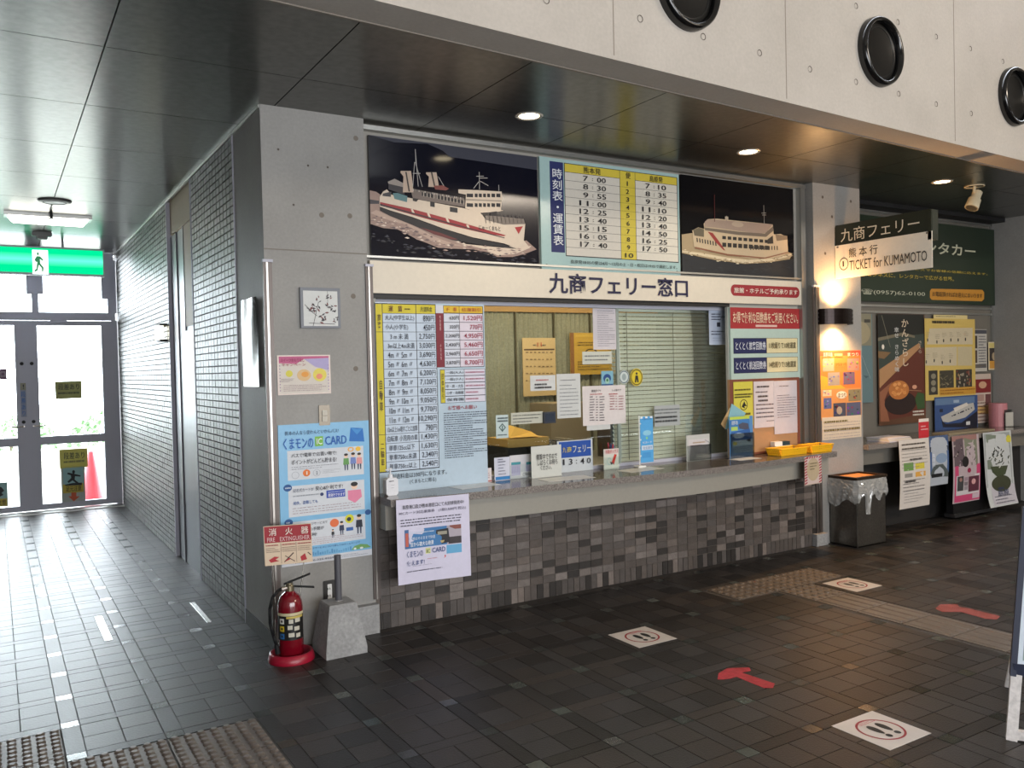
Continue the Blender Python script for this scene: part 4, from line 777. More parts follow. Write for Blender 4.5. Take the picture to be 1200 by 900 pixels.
for x in ((gx0 + gx1) / 2 + .25,): MB().tube((x, GY + .07, gz1 + .02), (x, GY + .07, 3.03), .012, ALU_D).build('hanger', t)
p = at(49, 272, Z=3.03); t = thing('sensor', 'small grey door sensor on the corridor ceiling in front of the green exit sign', 'sensor', p)
MB().bbox(p.x - .09, p.y - .03, 2.985, p.x + .09, p.y + .03, 3.03, paint((92, 94, 98), .4), .01).build('body', t); MB().bbox(p.x - .05, p.y - .04, 2.955, p.x + .05, p.y + .03, 2.985, paint((70, 72, 76), .4), .008).build('eye', t)

# ------------------------------------------------------------------ wall lamps
a, b = at(969, 361, Y=-.1), at(1006, 380, Y=-.1)
cx, z0, z1, r = (a.x + b.x) / 2, b.z, a.z, (b.x - a.x) / 2
t = thing('wall_lamp', 'dark louvred cylinder wall lamp glowing warm up and down on the pillar', 'lamp', (cx, 0, z0))
BR = paint((34, 24, 22), .25, .7); n = 4; h = (z1 - z0) / n
def halfring(mb, z, hh, r, m, seg=20):
    vs = []
    for i in range(seg + 1):
        th = math.pi + math.pi * i / seg
        for q, zz in ((r, z), (r, z + hh * .8), (r - .01, z + hh * .8), (r - .01, z)): vs.append((cx + q * math.cos(th), -.004 + q * .62 * math.sin(th), zz))
    mb.add(vs, [[4 * i + k, 4 * i + 4 + k, 4 * i + 4 + (k + 1) % 4, 4 * i + (k + 1) % 4] for i in range(seg) for k in range(4)], m)
for i in range(n):
    mb = MB(); halfring(mb, z0 + i * h, h, r, BR); mb.build('louvre_ring', t)
mb = MB(); halfring(mb, z0, (z1 - z0) / .8, r - .012, BR); mb.build('shade', t)
MB().box(cx - r * .5, -.012, z0 + .01, cx + r * .5, .0, z1 - .01, ALU_D).build('wall_plate', t); MB().tube((cx, -.06, z0 + .03), (cx, -.06, z1 - .03), .028, paint((255, 200, 120), .4, emit=30), 16).build('bulb', t)
for z, tz in ((z1 + .012, 1), (z0 - .012, -1)):
    l = bpy.data.lights.new('wall_lamp_glow', 'SPOT'); l.energy = 80; l.color = (1, .54, .21); l.spot_size = math.radians(150); l.spot_blend = .9; l.shadow_soft_size = .025
    o = bpy.data.objects.new('wall_lamp_glow', l); COL.objects.link(o); o.location = (cx, -.085, z); o.rotation_euler = (0 if tz < 0 else math.pi, 0, 0)
p = at(191, 390, X=-.66); t = thing('wall_lamp', 'small glowing white bracket lamp on the tiled corridor wall', 'lamp', (-.64, p.y, p.z))
MB().box(-.70, p.y - .10, p.z - .075, -.64, p.y + .10, p.z - .06, DARK).box(-.70, p.y - .10, p.z + .06, -.64, p.y + .10, p.z + .075, DARK).build('bracket', t); MB().tube((-.69, p.y, p.z - .06), (-.69, p.y, p.z + .06), .035, paint((255, 246, 214), .4, emit=5), 16).build('glass_shade', t)

# ------------------------------------------------------------------ blade sign on the right pillar
XB = 4.2; a = at(979, 263, X=XB); b = at(1090, 246, X=XB); ya, ye = a.y, b.y
t = thing('hanging_sign', 'blade sign with dark green upper panel and white lower panel projecting from the right pillar', 'sign', (XB, (ya + ye) / 2, 2.24))
DG = (38, 44, 34); MB().box(XB + .004, ye - .012, 2.49, XB + .075, -.0, 2.675, paint(DG, .5)).build('box_body', t); MB().box(XB - .004, ye - .01, 2.45, XB + .085, ye + .02, 2.68, paint((52, 56, 46), .35, .3)).build('end_frame', t); MB().box(XB + .02, -.02, 2.25, XB + .06, .0, 2.69, DARK).build('wall_bracket', t)
S = Sheet('upper_panel', 'dark green panel with white ferry company name', None, (XB, ya, 2.685), (0, ye - ya, 0), (0, 0, 2.50 - 2.685), paint(DG, .4), .004, parent=t); S.view = (960, 230, 7.5)
S.view = None; S.text('九商フェリー', .065, .2, .90, .80, (228, 222, 204), .0); S.done()
S = Sheet('lower_panel', 'white panel with black ticket lettering', None, (XB - .004, ya + .005, 2.515), (0, ye - ya - .02, 0), (0, 0, 2.235 - 2.515), paint((242, 234, 218), .4), .005, parent=t); S.view = None
S.text('熊 本 行', .16, .14, .47, .42, (30, 26, 26), .03).text('TICKET for KUMAMOTO', .165, .51, .955, .80, (30, 26, 26), .0); S.view = (960, 230, 7.5); S.ell(175, 545, 258, 645, (30, 26, 26), hole=.86); S.text('1', 209, 572, 222, 618, (60, 20, 16), .0); S.view = None
for x, y in ((.03, .05), (.955, .04)): S.ell(x - .012, y - .03, x + .012, y + .03, (120, 112, 100))
S.done()

# ------------------------------------------------------------------ rental car sign and the posters of the right bay
YR = .44
S = wallsheet('rental_sign', 'large dark green rental car sign with pale and yellow lettering', 'sign', (940, 243), (1166, 358), (32, 46, 32), Y=YR - .03, thick=.02, rough=.45)
S.view = (940, 230, 4.615); S.text('レンタカー', 590, 236, 935, 330, (206, 204, 176), .03)
S.text('サービスでお客様の信頼に応えます。', 545, 384, 1000, 428, (186, 164, 66), .01).text('ビジネスに、レンタカーで広がる世界。', 352, 408, 818, 460, (186, 164, 66), .01).text('☎(0957)62-0100', 318, 500, 662, 545, (186, 188, 168), .0)
S.poly([(700, 500), (975, 506), (984, 520), (984, 555), (972, 568), (700, 560), (691, 548), (691, 512)], (186, 130, 44)); S.text('お電話頂ければお迎えにまいります', 702, 514, 972, 552, (60, 44, 20), .02); S.done()
RV = (1000, 350, 6)
def f(S): S.rect(48, 105, 128, 330, (124, 120, 100)); S.ell(-20, 160, 120, 320, (150, 140, 112)); S.rect(76, 145, 118, 168, (60, 58, 52)); S.poly([(70, 540), (110, 545), (90, 560)], (60, 80, 90)); S.line(60, 400, 120, 560, .004, (150, 160, 160))
pinned('narrow pale blue poster partly behind the right pillar', (30, 105), (140, 728), (92, 116, 120), f, .435, RV, 'poster', 'poster', 'posters on the rental bay wall')
KV = (1005, 360, 6.424)
def f(S):
    S.rect(150, 50, 500, 260, (24, 26, 22)); S.poly([(150, 240), (500, 200), (500, 300), (160, 470)], (52, 62, 56)); S.poly([(150, 230), (340, 190), (430, 215), (430, 232), (340, 212), (150, 256)], (112, 104, 84)); S.poly([(150, 330), (250, 340), (200, 390), (150, 380)], (120, 92, 60))
    S.poly([(163, 470), (460, 270), (475, 300), (165, 610)], (170, 128, 88)); S.poly([(165, 610), (475, 300), (512, 330), (512, 800), (170, 860)], (92, 42, 28)); S.poly([(165, 640), (260, 560), (200, 700), (240, 860), (170, 862)], (140, 88, 62)); S.ell(200, 640, 440, 800, (34, 16, 14)); S.ell(232, 555, 386, 690, (178, 108, 50))
    for i in range(22):
        a_, r_ = rnd.uniform(0, 6.28), rnd.uniform(0, .85) ** .5; x, y = 309 + 62 * r_ * math.cos(a_), 618 + 50 * r_ * math.sin(a_); S.ell(x - 14, y - 12, x + 14, y + 12, rnd.choice([(204, 136, 72), (190, 116, 54), (214, 150, 88)]), 10)
    S.poly([(430, 690), (450, 640), (500, 650), (505, 760), (450, 770)], (50, 78, 40)); S.ell(410, 585, 445, 615, (206, 150, 120)); S.line(180, 60, 245, 300, .006, (130, 126, 108)); S.line(385, 625, 480, 630, .006, (160, 120, 90))
    S.vtext('かんざらし', 322, 85, 384, 450, (214, 196, 170), .02).vtext('幸せ きらめく味', 270, 150, 312, 490, (200, 200, 196), .01).vtext('さくら', 450, 250, 482, 350, (190, 180, 160), .01); S.micro(412, 775, 505, 815, 2, (220, 214, 200), .7); S.ell(180, 280, 200, 318, (220, 210, 196))
pinned('tall brown sweets poster with a bowl of golden dumplings', (150, 48), (515, 862), (92, 60, 40), f, .434, KV, 'poster', 'poster', 'posters on the rental bay wall')
YV = (1080, 360, 6.43)
pinned('pale yellow sheet peeking out above the large yellow leaflet', (90, 56), (345, 120), (204, 186, 130), lambda S: S.micro(105, 62, 330, 78, 1, (90, 80, 60)), .430, YV, 'leaflet', 'leaflet', 'leaflets in the rental bay')
def f(S):
    S.micro(75, 95, 245, 130, 1, (60, 54, 40), .8); S.poly([(60, 160), (384, 155), (384, 280), (40, 280)], (190, 178, 150)); S.poly([(30, 305), (265, 298), (265, 440), (24, 440)], (190, 178, 150)); S.poly([(272, 298), (380, 298), (380, 440), (272, 440)], (184, 172, 140))
    for x, y in ((45, 245), (115, 260), (165, 250), (220, 245), (275, 245), (330, 240), (35, 410), (95, 400), (155, 415), (215, 405)): S.micro(x - 14, y - 60, x + 20, y - 20, 3, (150, 140, 120), .4); S.ell(x - 5, y - 12, x + 5, y + 16, (60, 58, 54), 10)
    S.rect(52, 478, 122, 658, (52, 50, 44)); S.rect(135, 478, 243, 605, (60, 56, 44)); S.rect(257, 470, 380, 598, (56, 52, 44)); S.rect(135, 612, 405, 650, (190, 140, 50)); S.micro(140, 618, 400, 646, 2, (150, 100, 30), .5)
    for i in range(30): x, y = rnd.uniform(140, 235), rnd.uniform(482, 595); S.line(x, y, x + rnd.uniform(-22, 22), y + rnd.uniform(4, 20), .006, rnd.choice([(120, 112, 84), (150, 140, 110), (30, 34, 26)]))
    for i in range(30): x, y = rnd.uniform(262, 372), rnd.uniform(476, 590); S.rect(x, y, x + 7, y + rnd.uniform(10, 30), rnd.choice([(160, 130, 90), (130, 60, 44), (24, 26, 26), (170, 160, 140)]))
    for y in (500, 550, 600): S.ell(70, y, 108, y + 40, (130, 124, 104), 14)
S = pinned('large yellow leaflet with rows of pictures bending off the rental bay wall', (22, 84), (408, 680), (196, 170, 92), f, .425, YV, 'leaflet', 'leaflet', 'leaflets in the rental bay')
def f(S): S.rect(388, 170, 490, 200, (70, 72, 80)); S.micro(425, 210, 485, 460, 12, (90, 92, 100), .5); S.rect(390, 215, 420, 310, (66, 60, 54)); S.rect(390, 325, 420, 420, (84, 70, 60)); S.rect(398, 430, 488, 456, (96, 90, 84))
pinned('narrow white leaflet with small photos right of the large yellow one', (380, 166), (494, 482), (176, 172, 164), f, .432, YV, 'leaflet', 'leaflet', 'leaflets in the rental bay')
def f(S): S.rect(508, 270, 575, 305, (196, 180, 110)); S.rect(510, 308, 574, 405, (56, 50, 46)); S.ell(530, 340, 560, 400, (170, 150, 120)); S.rect(512, 405, 574, 460, (196, 142, 60))
pinned('small leaflet with a temple picture at the far right of the board', (502, 262), (583, 470), (206, 192, 160), f, .432, YV, 'leaflet', 'leaflet', 'leaflets in the rental bay')
def f(S): S.rect(402, 545, 522, 640, (120, 34, 34)); S.ell(430, 560, 490, 610, (190, 150, 120), 16); S.rect(412, 660, 470, 705, (160, 130, 120)); S.rect(480, 655, 522, 735, (100, 60, 60)); S.rect(412, 745, 522, 800, (196, 160, 100)); S.micro(410, 710, 520, 860, 6, (110, 80, 70), .4)
pinned('red and white leaflet stack beside the pink cylinder on the rental counter', (398, 505), (526, 865), (184, 168, 156), f, .431, YV, 'leaflet', 'leaflet', 'leaflets in the rental bay')
def f(S):
    S.rect(100, 680, 420, 905, (50, 76, 124)); S.rect(104, 690, 400, 720, (90, 116, 150)); S.poly([(150, 850), (180, 880), (300, 870), (420, 780), (420, 905), (160, 905)], (24, 28, 44)); S.poly([(145, 825), (200, 800), (330, 730), (390, 720), (400, 770), (330, 830), (200, 868), (160, 862)], (176, 174, 168)); S.poly([(240, 760), (340, 718), (350, 740), (250, 790)], (206, 200, 190))
    for i in range(16): x = rnd.uniform(200, 370); S.rect(x, 830 - (x - 190) * .42, x + 9, 838 - (x - 190) * .42, (40, 44, 60))
    S.rect(135, 768, 160, 790, (24, 30, 50)); S.rect(240, 700, 282, 718, (150, 166, 186)); S.rect(335, 862, 365, 885, (200, 200, 200))
pinned('blue poster with a white ship standing on the rental counter', (98, 680), (424, 908), (60, 84, 130), f, .420, YV, 'poster', 'poster', 'posters on the rental bay wall')
# pillar poster (orange) with calendar strip
OV = (940, 400, 7.5)
def f(S):
    S.rect(158, 85, 520, 130, (206, 78, 50)); S.rect(158, 130, 520, 425, (226, 120, 54)); S.poly([(158, 300), (260, 330), (400, 425), (158, 425)], (230, 160, 50)); S.rect(158, 425, 520, 665, (206, 140, 80)); S.text('島原半島', 180, 98, 262, 138, (220, 150, 170), .03).text('まつり', 395, 100, 490, 130, (240, 220, 200), .02).micro(280, 100, 385, 135, 1, (236, 200, 120), .8)
    for x0, y0, x1, y1, c in ((180, 150, 280, 262, (190, 150, 130)), (395, 150, 500, 255, (170, 130, 110)), (225, 275, 330, 385, (150, 140, 130)), (360, 270, 462, 375, (110, 90, 110)), (180, 430, 258, 480, (230, 190, 150)), (188, 500, 258, 590, (90, 96, 140)), (405, 425, 515, 520, (130, 120, 90)), (272, 545, 385, 655, (70, 68, 84)), (388, 540, 515, 655, (80, 84, 110))):
        S.rect(x0, y0, x1, y1, c)
        for i in range(8): x, y = rnd.uniform(x0, x1 - 18), rnd.uniform(y0, y1 - 16); S.rect(x, y, x + rnd.uniform(8, 18), y + rnd.uniform(6, 16), tuple(max(0, min(255, v + rnd.choice((-60, -30, 40)))) for v in c))
    S.ell(300, 440, 392, 500, (226, 214, 190)); S.text('まつり', 312, 455, 380, 490, (60, 50, 44), .02); S.text('ひなまつり', 290, 190, 385, 212, (90, 50, 30), .02); S.ell(300, 575, 350, 640, (170, 150, 130))
pinned('orange festival poster with many small pictures under the glowing pillar lamp', (158, 82), (522, 668), (214, 130, 70), f, -.003, OV, 'poster', 'poster', None, .003)
def f(S): S.micro(190, 690, 505, 708, 1, (110, 104, 60), .5).micro(190, 712, 505, 762, 3, (150, 144, 150), .25).micro(190, 765, 505, 780, 1, (120, 108, 60), .5).micro(190, 785, 505, 835, 3, (150, 144, 150), .25)
pinned('cream month strip hanging below the orange festival poster', (175, 672), (522, 838), (206, 192, 170), f, -.006, OV, 'calendar', 'calendar', None, .003)
# hanging leaflets over the edge of the rental counter
V2 = (1000, 480, 6)
def hang(lab, z0, z1, c, fn, amp=.02, tip=0., phase=0., cat='leaflet', Y=-.066, skew=0.):
    ox, oy, k = V2; a, b = at(ox + z0[0] / k, oy + z0[1] / k, Y=Y), at(ox + z1[0] / k, oy + z1[1] / k, Y=Y)
    S = Sheet('hanging_leaflet', lab, cat, a, (b.x - a.x, 0, 0), (skew, 0, b.z - a.z), paint(c, .4), .0015, group='leaflets hanging over the rental counter edge', bend=lambda u, v: amp * math.sin(math.pi * v + phase) * (1 + .4 * math.sin(3 * u)) + tip * v ** 4, nu=4, nv=16)
    S.view = V2; fn(S); return S.done()
def f(S):
    S.micro(335, 235, 500, 275, 2, (70, 66, 60), .5).micro(330, 280, 510, 400, 6, (130, 126, 120), .25).micro(385, 340, 470, 355, 1, (60, 56, 56), .8); S.rect(345, 378, 412, 425, (104, 146, 74)); S.rect(425, 378, 490, 410, (206, 190, 66)); S.rect(425, 438, 498, 462, (214, 158, 70)); S.rect(352, 452, 405, 472, (140, 136, 130)); S.micro(340, 490, 505, 560, 4, (110, 106, 104), .3).micro(350, 565, 500, 640, 5, (150, 146, 146), .3).micro(350, 496, 425, 510, 1, (40, 38, 40), .9)
hang('long white leaflet with green and yellow boxes hanging from the rental counter', (318, 218), (535, 668), (206, 198, 190), f, .012)
def f(S): S.rect(530, 190, 665, 290, (60, 84, 124)); S.rect(530, 265, 665, 292, (34, 48, 70)); S.rect(532, 300, 665, 440, (70, 96, 140)); S.ell(570, 310, 650, 370, (130, 150, 176)); S.poly([(540, 440), (560, 390), (620, 380), (662, 430), (662, 470), (540, 470)], (76, 84, 84)); S.rect(545, 455, 620, 470, (20, 22, 26)); S.vtext('島原城', 540, 310, 565, 400, (210, 216, 226), .01)
hang('narrow blue leaflet with a castle view between the long white and pink ones', (530, 190), (664, 520), (170, 176, 184), f, .01)
def f(S):
    S.rect(700, 205, 770, 395, (92, 78, 84)); S.rect(775, 200, 865, 385, (120, 124, 104)); S.rect(690, 190, 865, 206, (150, 110, 104))
    for i in range(34): x, y = rnd.uniform(702, 850), rnd.uniform(212, 380); S.line(x, y, x + rnd.uniform(-14, 14), y + rnd.uniform(4, 22), .01, rnd.choice([(30, 26, 28), (160, 150, 140), (196, 190, 180), (84, 60, 66)]))
    S.ell(755, 330, 800, 400, (24, 20, 22)); S.rect(705, 400, 885, 625, (190, 64, 108)); S.rect(715, 468, 880, 580, (196, 190, 192)); S.rect(722, 472, 765, 568, (60, 60, 62)); S.rect(770, 475, 795, 498, (150, 130, 140)); S.rect(770, 508, 795, 530, (120, 110, 116)); S.rect(770, 540, 795, 562, (150, 140, 146)); S.rect(800, 470, 876, 565, (86, 40, 56)); S.rect(832, 590, 882, 615, (190, 170, 180)); S.ell(790, 410, 815, 440, (150, 30, 70)); S.ell(735, 480, 755, 505, (150, 110, 100)); S.ell(820, 485, 850, 520, (200, 150, 150))
hang('tall leaflet with a bright pink lower half hanging from the rental counter', (692, 190), (885, 632), (176, 160, 164), f, .012)
def f(S):
    S.rect(915, 175, 1100, 520, (150, 156, 156)); S.poly([(930, 175), (1000, 180), (980, 300), (960, 420), (930, 420)], (116, 126, 110))
    for i in range(46): x, y = rnd.gauss(1015, 32), rnd.gauss(340, 45); S.line(x, y, x + rnd.uniform(-16, 16), y + rnd.uniform(-20, 20), .012, rnd.choice([(34, 36, 30), (60, 66, 50), (196, 196, 190), (90, 92, 76)]))
    S.poly([(950, 400), (1070, 390), (1050, 450), (1000, 480), (960, 440)], (60, 70, 44)); S.ell(950, 470, 1085, 560, (56, 60, 40)); S.rect(945, 540, 1110, 640, (186, 182, 190)); S.text('島原', 985, 565, 1060, 592, (50, 60, 90), .02); S.micro(990, 540, 1050, 555, 1, (40, 50, 90), .8).micro(960, 600, 1090, 640, 3, (120, 120, 130), .5)
hang('long glossy leaflet with green scenery curling up at its foot, rightmost on the rental counter', (910, 165), (1112, 650), (190, 194, 194), f, .014, .07)
# black leaflet rack standing behind the pink leaflet
a, b = at(1116, 595, Y=-.02), at(1155, 512, Y=-.02)
t = thing('leaflet_rack', 'black floor rack behind the pink leaflet below the rental counter', 'rack', ((a.x + b.x) / 2, 0, 0))
MB().box(a.x, -.03, 0.03, b.x + .1, .04, .72, paint((16, 16, 18), .4)).build('panel', t); MB().box(a.x - .02, -.055, .02, b.x + .12, .05, .05, paint((60, 60, 62), .3, .5)).build('foot', t)
# small things on the rental counter
p = at(1098, 210 / 6 + 480, Y=-.05)
a = at(1181, 515, Y=-.075); S = None
mbb = MB(); c_ = Vector((at(1181.5, 515, Y=-.07).x, -.073, at(1181.5, 515, Y=-.07).z)); mbb.lathe(c_, [(0, -.001), (.045, -.001), (.046, .001)], paint((206, 196, 60), .4), 24, 'Y'); o = mbb.build('round_tag'); tag(o, 'yellow round tag hanging on the front edge of the rental counter', 'tag'); 
a, b = at(1164, 474, Y=.30), at(1175, 500, Y=.30); t = thing('pink_cylinder', 'pink patterned cylinder standing on the rental counter at the wall', 'canister', ((a.x + b.x) / 2, .30, .80)); rr_ = (b.x - a.x) / 2
MB().tube(((a.x + b.x) / 2, .30, .80), ((a.x + b.x) / 2, .30, .80 + (a.z - b.z) * 1.0), rr_, paint((186, 122, 128), .5), 24).build('body', t)
for k in range(4): MB().box((a.x + b.x) / 2 - .012 - rr_ * .2, .30 - rr_ - .001, .83 + k * .035, (a.x + b.x) / 2 + .012 - rr_ * .2, .30 - rr_ + .01, .85 + k * .035, paint((104, 44, 54), .5)).build('mark', t)
a, b = at(1076, 491, Y=-.03), at(1088, 511, Y=-.03); t = thing('red_card', 'small red card standing on the front of the rental counter', 'card', ((a.x + b.x) / 2, -.03, .8))
S = Sheet('card_face', None, None, (a.x, -.035, a.z), (b.x - a.x, 0, 0), (0, 0, .801 - a.z), paint((196, 44, 54), .4), .002, parent=t); S.rect(0, 0, 1, .16, (226, 214, 204)); S.micro(.15, .3, .85, .6, 2, (236, 200, 200), .5); S.done()
a = at(1048, 512, Z=.82); t = thing('paper_roll', 'pile of white leaflets lying at the left end of the rental counter', 'leaflets', (a.x - .1, .1, .8))
for k in range(5): MB().box(a.x - .32 + k * .01, -.03 + k * .012, .8005 + k * .006, a.x + .02 + k * .008, .2 + k * .01, .806 + k * .006, paint(((206, 204, 216), (190, 186, 180), (210, 206, 200), (176, 170, 168), (216, 214, 224))[k], .5)).build('leaflet', t)
a = at(1110, 503, Z=.81); mb = MB(); mb.box(a.x - .5, .05, .8005, a.x + .3, .22, .812, paint((150, 138, 112), .5)); tag(mb.build('flat_tray'), 'flat tan tray on the rental counter before the blue ship poster', 'tray')
a, b = at(1182, 470, Y=.2), at(1197, 498, Y=.2); cx2 = (a.x + b.x) / 2
t = thing('acrylic_stand', 'clear plastic leaflet stand at the right end of the rental counter', 'stand', (min(cx2, 7.25), .2, .8)); cx2 = min(cx2, 7.25)
MB().box(cx2 - .08, .2, .8, cx2 + .08, .204, .98, GLASS).build('back_plate', t); MB().box(cx2 - .08, .12, .8, cx2 + .08, .2, .804, GLASS).build('base_plate', t); MB().box(cx2 - .07, .19, .805, cx2 + .07, .198, .95, paint((186, 184, 176), .5)).build('leaflet', t)

# ------------------------------------------------------------------ things on the left pillar
S = wallsheet('card_poster', 'large light blue transit card poster on the left pillar', 'poster', (325.5, 498.5), (436, 650), (120, 178, 216), Y=-.006, thick=.004, rough=.35)
S.view = None
V1 = (300, 480, 7.5); V2b = (320, 590, 9.6)
S.rect(0, .955, 1, 1, (206, 208, 214)); S.text('熊本の人なら使わんといかんバス!', .07, .045, .65, .075, (20, 40, 80), .0)
S.text('くまモンの', .05, .095, .37, .175, (26, 90, 176), .03); S.rect(.39, .095, .48, .165, (120, 180, 70)); S.text('IC', .405, .108, .465, .152, (240, 244, 240), .03); S.text('CARD', .50, .098, .74, .160, (26, 90, 176), .03)
S.poly([(.79, .045), (.93, .055), (.945, .155), (.77, .145)], (30, 110, 190)); S.poly([(.79, .045), (.86, .06), (.93, .055), (.86, .10)], (60, 140, 206))
for (y0, y1) in ((.185, .395), (.435, .655), (.69, .875)): S.rect(.09, y0, .93, y1, (206, 210, 216))
S.text('バスで!電車で!お買い物で!', .13, .205, .62, .235, (24, 26, 40), .03).text('ポイントがどんどん貯まる!', .13, .25, .62, .285, (24, 26, 40), .03); S.micro(.13, .295, .64, .325, 2, (120, 120, 130), .3)
S.ell(.13, .335, .21, .385, (150, 156, 166), hole=.9); S.ell(.25, .325, .33, .375, (222, 116, 44)); S.text('1', .283, .337, .297, .362, (240, 220, 200)); S.ell(.36, .33, .44, .38, (150, 156, 166), hole=.9); S.text('2', .392, .343, .408, .367, (60, 70, 90)); S.micro(.46, .335, .66, .365, 3, (140, 144, 154), .3)
def folk(x, y, h, shirt, hair=(40, 32, 30), trousers=(50, 60, 90)):
    """a small drawn figure"""
    w_ = h * .16 / (S.u.length / S.v.length); S.ell(x - w_ * .75, y, x + w_ * .75, y + h * .26, (232, 196, 170), 14); S.ell(x - w_ * .8, y - h * .03, x + w_ * .8, y + h * .13, hair, 12)
    S.poly([(x - w_, y + h * .27), (x + w_, y + h * .27), (x + w_ * 1.2, y + h * .66), (x - w_ * 1.2, y + h * .66)], shirt); S.poly([(x - w_ * .8, y + h * .66), (x - w_ * .15, y + h * .66), (x - w_ * .3, y + h), (x - w_ * .7, y + h)], trousers); S.poly([(x + w_ * .15, y + h * .66), (x + w_ * .8, y + h * .66), (x + w_ * .7, y + h), (x + w_ * .3, y + h)], trousers)
folk(.73, .235, .12, (96, 150, 80)); folk(.81, .232, .12, (110, 130, 190)); folk(.88, .236, .12, (220, 150, 150)); S.ell(.75, .188, .82, .222, (232, 170, 60), hole=.6); S.ell(.84, .188, .90, .222, (236, 190, 60))
for y, n_ in ((.42, 1), (.665, 2)): S.ell(.04, y, .13, y + .05, (26, 80, 140)); S.micro(.055, y + .016, .115, y + .034, 1, (200, 214, 230), .7)
S.text('記名式カードが', .14, .455, .36, .48, (60, 70, 100), .0).text('安心&便利です!', .38, .45, .68, .482, (24, 26, 40), .03); S.micro(.14, .495, .42, .52, 1, (150, 156, 166)); S.text('紛失、盗難しても', .14, .545, .40, .57, (30, 80, 150), .02); S.ell(.43, .50, .47, .525, (30, 50, 100)); S.rect(.50, .49, .71, .545, (40, 70, 170)); S.micro(.515, .497, .70, .51, 1, (200, 210, 230)); S.text('再発行できます', .515, .513, .70, .538, (240, 240, 246), .02); S.micro(.13, .585, .88, .64, 3, (150, 120, 130), .25)
S.ell(.78, .455, .85, .50, (236, 200, 176)); S.ell(.775, .445, .855, .478, (26, 22, 24)); S.poly([(.74, .505), (.89, .505), (.9, .56), (.82, .60), (.74, .57)], (222, 130, 160))
S.text('オートチャージサービスで', .14, .705, .50, .725, (30, 30, 44), .0).text('チャージの手間が', .14, .74, .46, .765, (24, 26, 40), .03).text('省けて便利!', .14, .78, .38, .805, (24, 26, 40), .03); S.micro(.30, .815, .90, .87, 4, (170, 130, 140), .25)
S.ell(.53, .70, .63, .76, (222, 110, 60)); S.ell(.70, .68, .80, .745, (210, 206, 40)); S.ell(.72, .70, .77, .73, (40, 46, 50)); folk(.66, .725, .10, (40, 50, 80)); folk(.86, .69, .14, (30, 34, 50)); folk(.56, .775, .06, (40, 40, 44)); S.rect(.71, .775, .79, .80, (40, 90, 160)); S.ell(.93, .66, 1.0, .70, (26, 80, 140))
S.text('ICカードサービスについて詳しくはホームページで', .25, .885, .86, .90, (24, 60, 130), .0); S.poly([(.76, .945), (.80, .918), (.87, .908), (.95, .918), (.99, .942)], (110, 160, 90)); S.ell(.79, .93, .82, .945, (230, 230, 220)); S.ell(.86, .93, .9, .945, (230, 230, 220))
for i in range(22): x = .2 + i * .026; h_ = rnd.uniform(.006, .03); S.rect(x, .945 - h_, x + .018, .945, rnd.choice([(90, 150, 196), (100, 160, 200), (80, 140, 190)]))
S.text('(電話) 096-325-8229', .14, .968, .56, .988, (60, 70, 100), .0); S.micro(.62, .965, .95, .99, 2, (130, 136, 150), .4); S.done()
S = wallsheet('small_poster', 'small pink and yellow sweets poster on the left pillar', 'poster', (324.5, 416.5), (388, 461), (214, 196, 186), Y=-.005, thick=.003, rough=.35)
S.rect(.03, .03, .97, .97, (208, 200, 190)); S.poly([(.03, .03), (.97, .03), (.97, .08), (.5, .1), (.35, .22), (.03, .2)], (186, 90, 130)); S.poly([(.5, .1), (.97, .08), (.97, .4), (.7, .3)], (170, 160, 200)); S.text('スイーツおもてなし', .06, .08, .50, .17, (150, 40, 90), .03).text('キャンペーン', .08, .2, .52, .28, (170, 70, 90), .03)
S.ell(.15, .38, .28, .55, (210, 200, 70)); S.ell(.36, .36, .62, .66, (214, 180, 130)); S.ell(.44, .42, .58, .56, (220, 150, 60)); S.ell(.66, .34, .92, .68, (222, 206, 90)); S.ell(.72, .48, .84, .62, (226, 140, 110)); S.micro(.06, .58, .3, .68, 3, (130, 110, 120), .4).micro(.1, .74, .9, .92, 4, (150, 120, 130), .35)
for i in range(9):
    S.ell(.035, .25 + i * .078, .055, .28 + i * .078, (150, 110, 150), 8); S.ell(.945, .25 + i * .078, .965, .28 + i * .078, (150, 120, 170), 8)
S.done()
S = wallsheet('framed_print', 'small square grey-framed print of dark leaves on the left pillar', 'picture', (351.5, 336.5), (399.5, 384.5), (104, 108, 116), Y=-.018, thick=.018, rough=.4)
S.rect(.07, .08, .93, .95, (206, 208, 206))
S.line(.3, .95, .45, .35, .003, (40, 34, 34)); S.line(.15, .5, .4, .7, .003, (40, 34, 34)); S.line(.2, .88, .85, .9, .003, (40, 34, 34)); S.line(.68, .08, .68, .4, .002, (60, 50, 50)); S.line(.1, .42, .3, .62, .003, (40, 34, 34))
for i in range(46):
    x, y = rnd.choice([(.45, .3), (.62, .42), (.58, .68), (.8, .5), (.4, .5), (.72, .25), (.85, .82), (.55, .8), (.3, .5)]); x += rnd.uniform(-.09, .09); y += rnd.uniform(-.09, .09); a_ = rnd.uniform(0, 3.1); c = rnd.choice([(44, 40, 46), (60, 56, 60), (112, 60, 60), (90, 84, 88)]); r = rnd.uniform(.035, .07)
    S.poly([(x + r * math.cos(a_), y + r * math.sin(a_)), (x + r * .4 * math.cos(a_ + 1.57), y + r * .4 * math.sin(a_ + 1.57)), (x - r * math.cos(a_), y - r * math.sin(a_)), (x - r * .4 * math.cos(a_ + 1.57), y - r * .4 * math.sin(a_ + 1.57))], c)
S.done()
a, b = at(373, 475, Y=0), at(386.5, 498, Y=0); t = thing('light_switch', 'bronze light switch plate with two rockers above the blue poster', 'switch', ((a.x + b.x) / 2, 0, b.z))
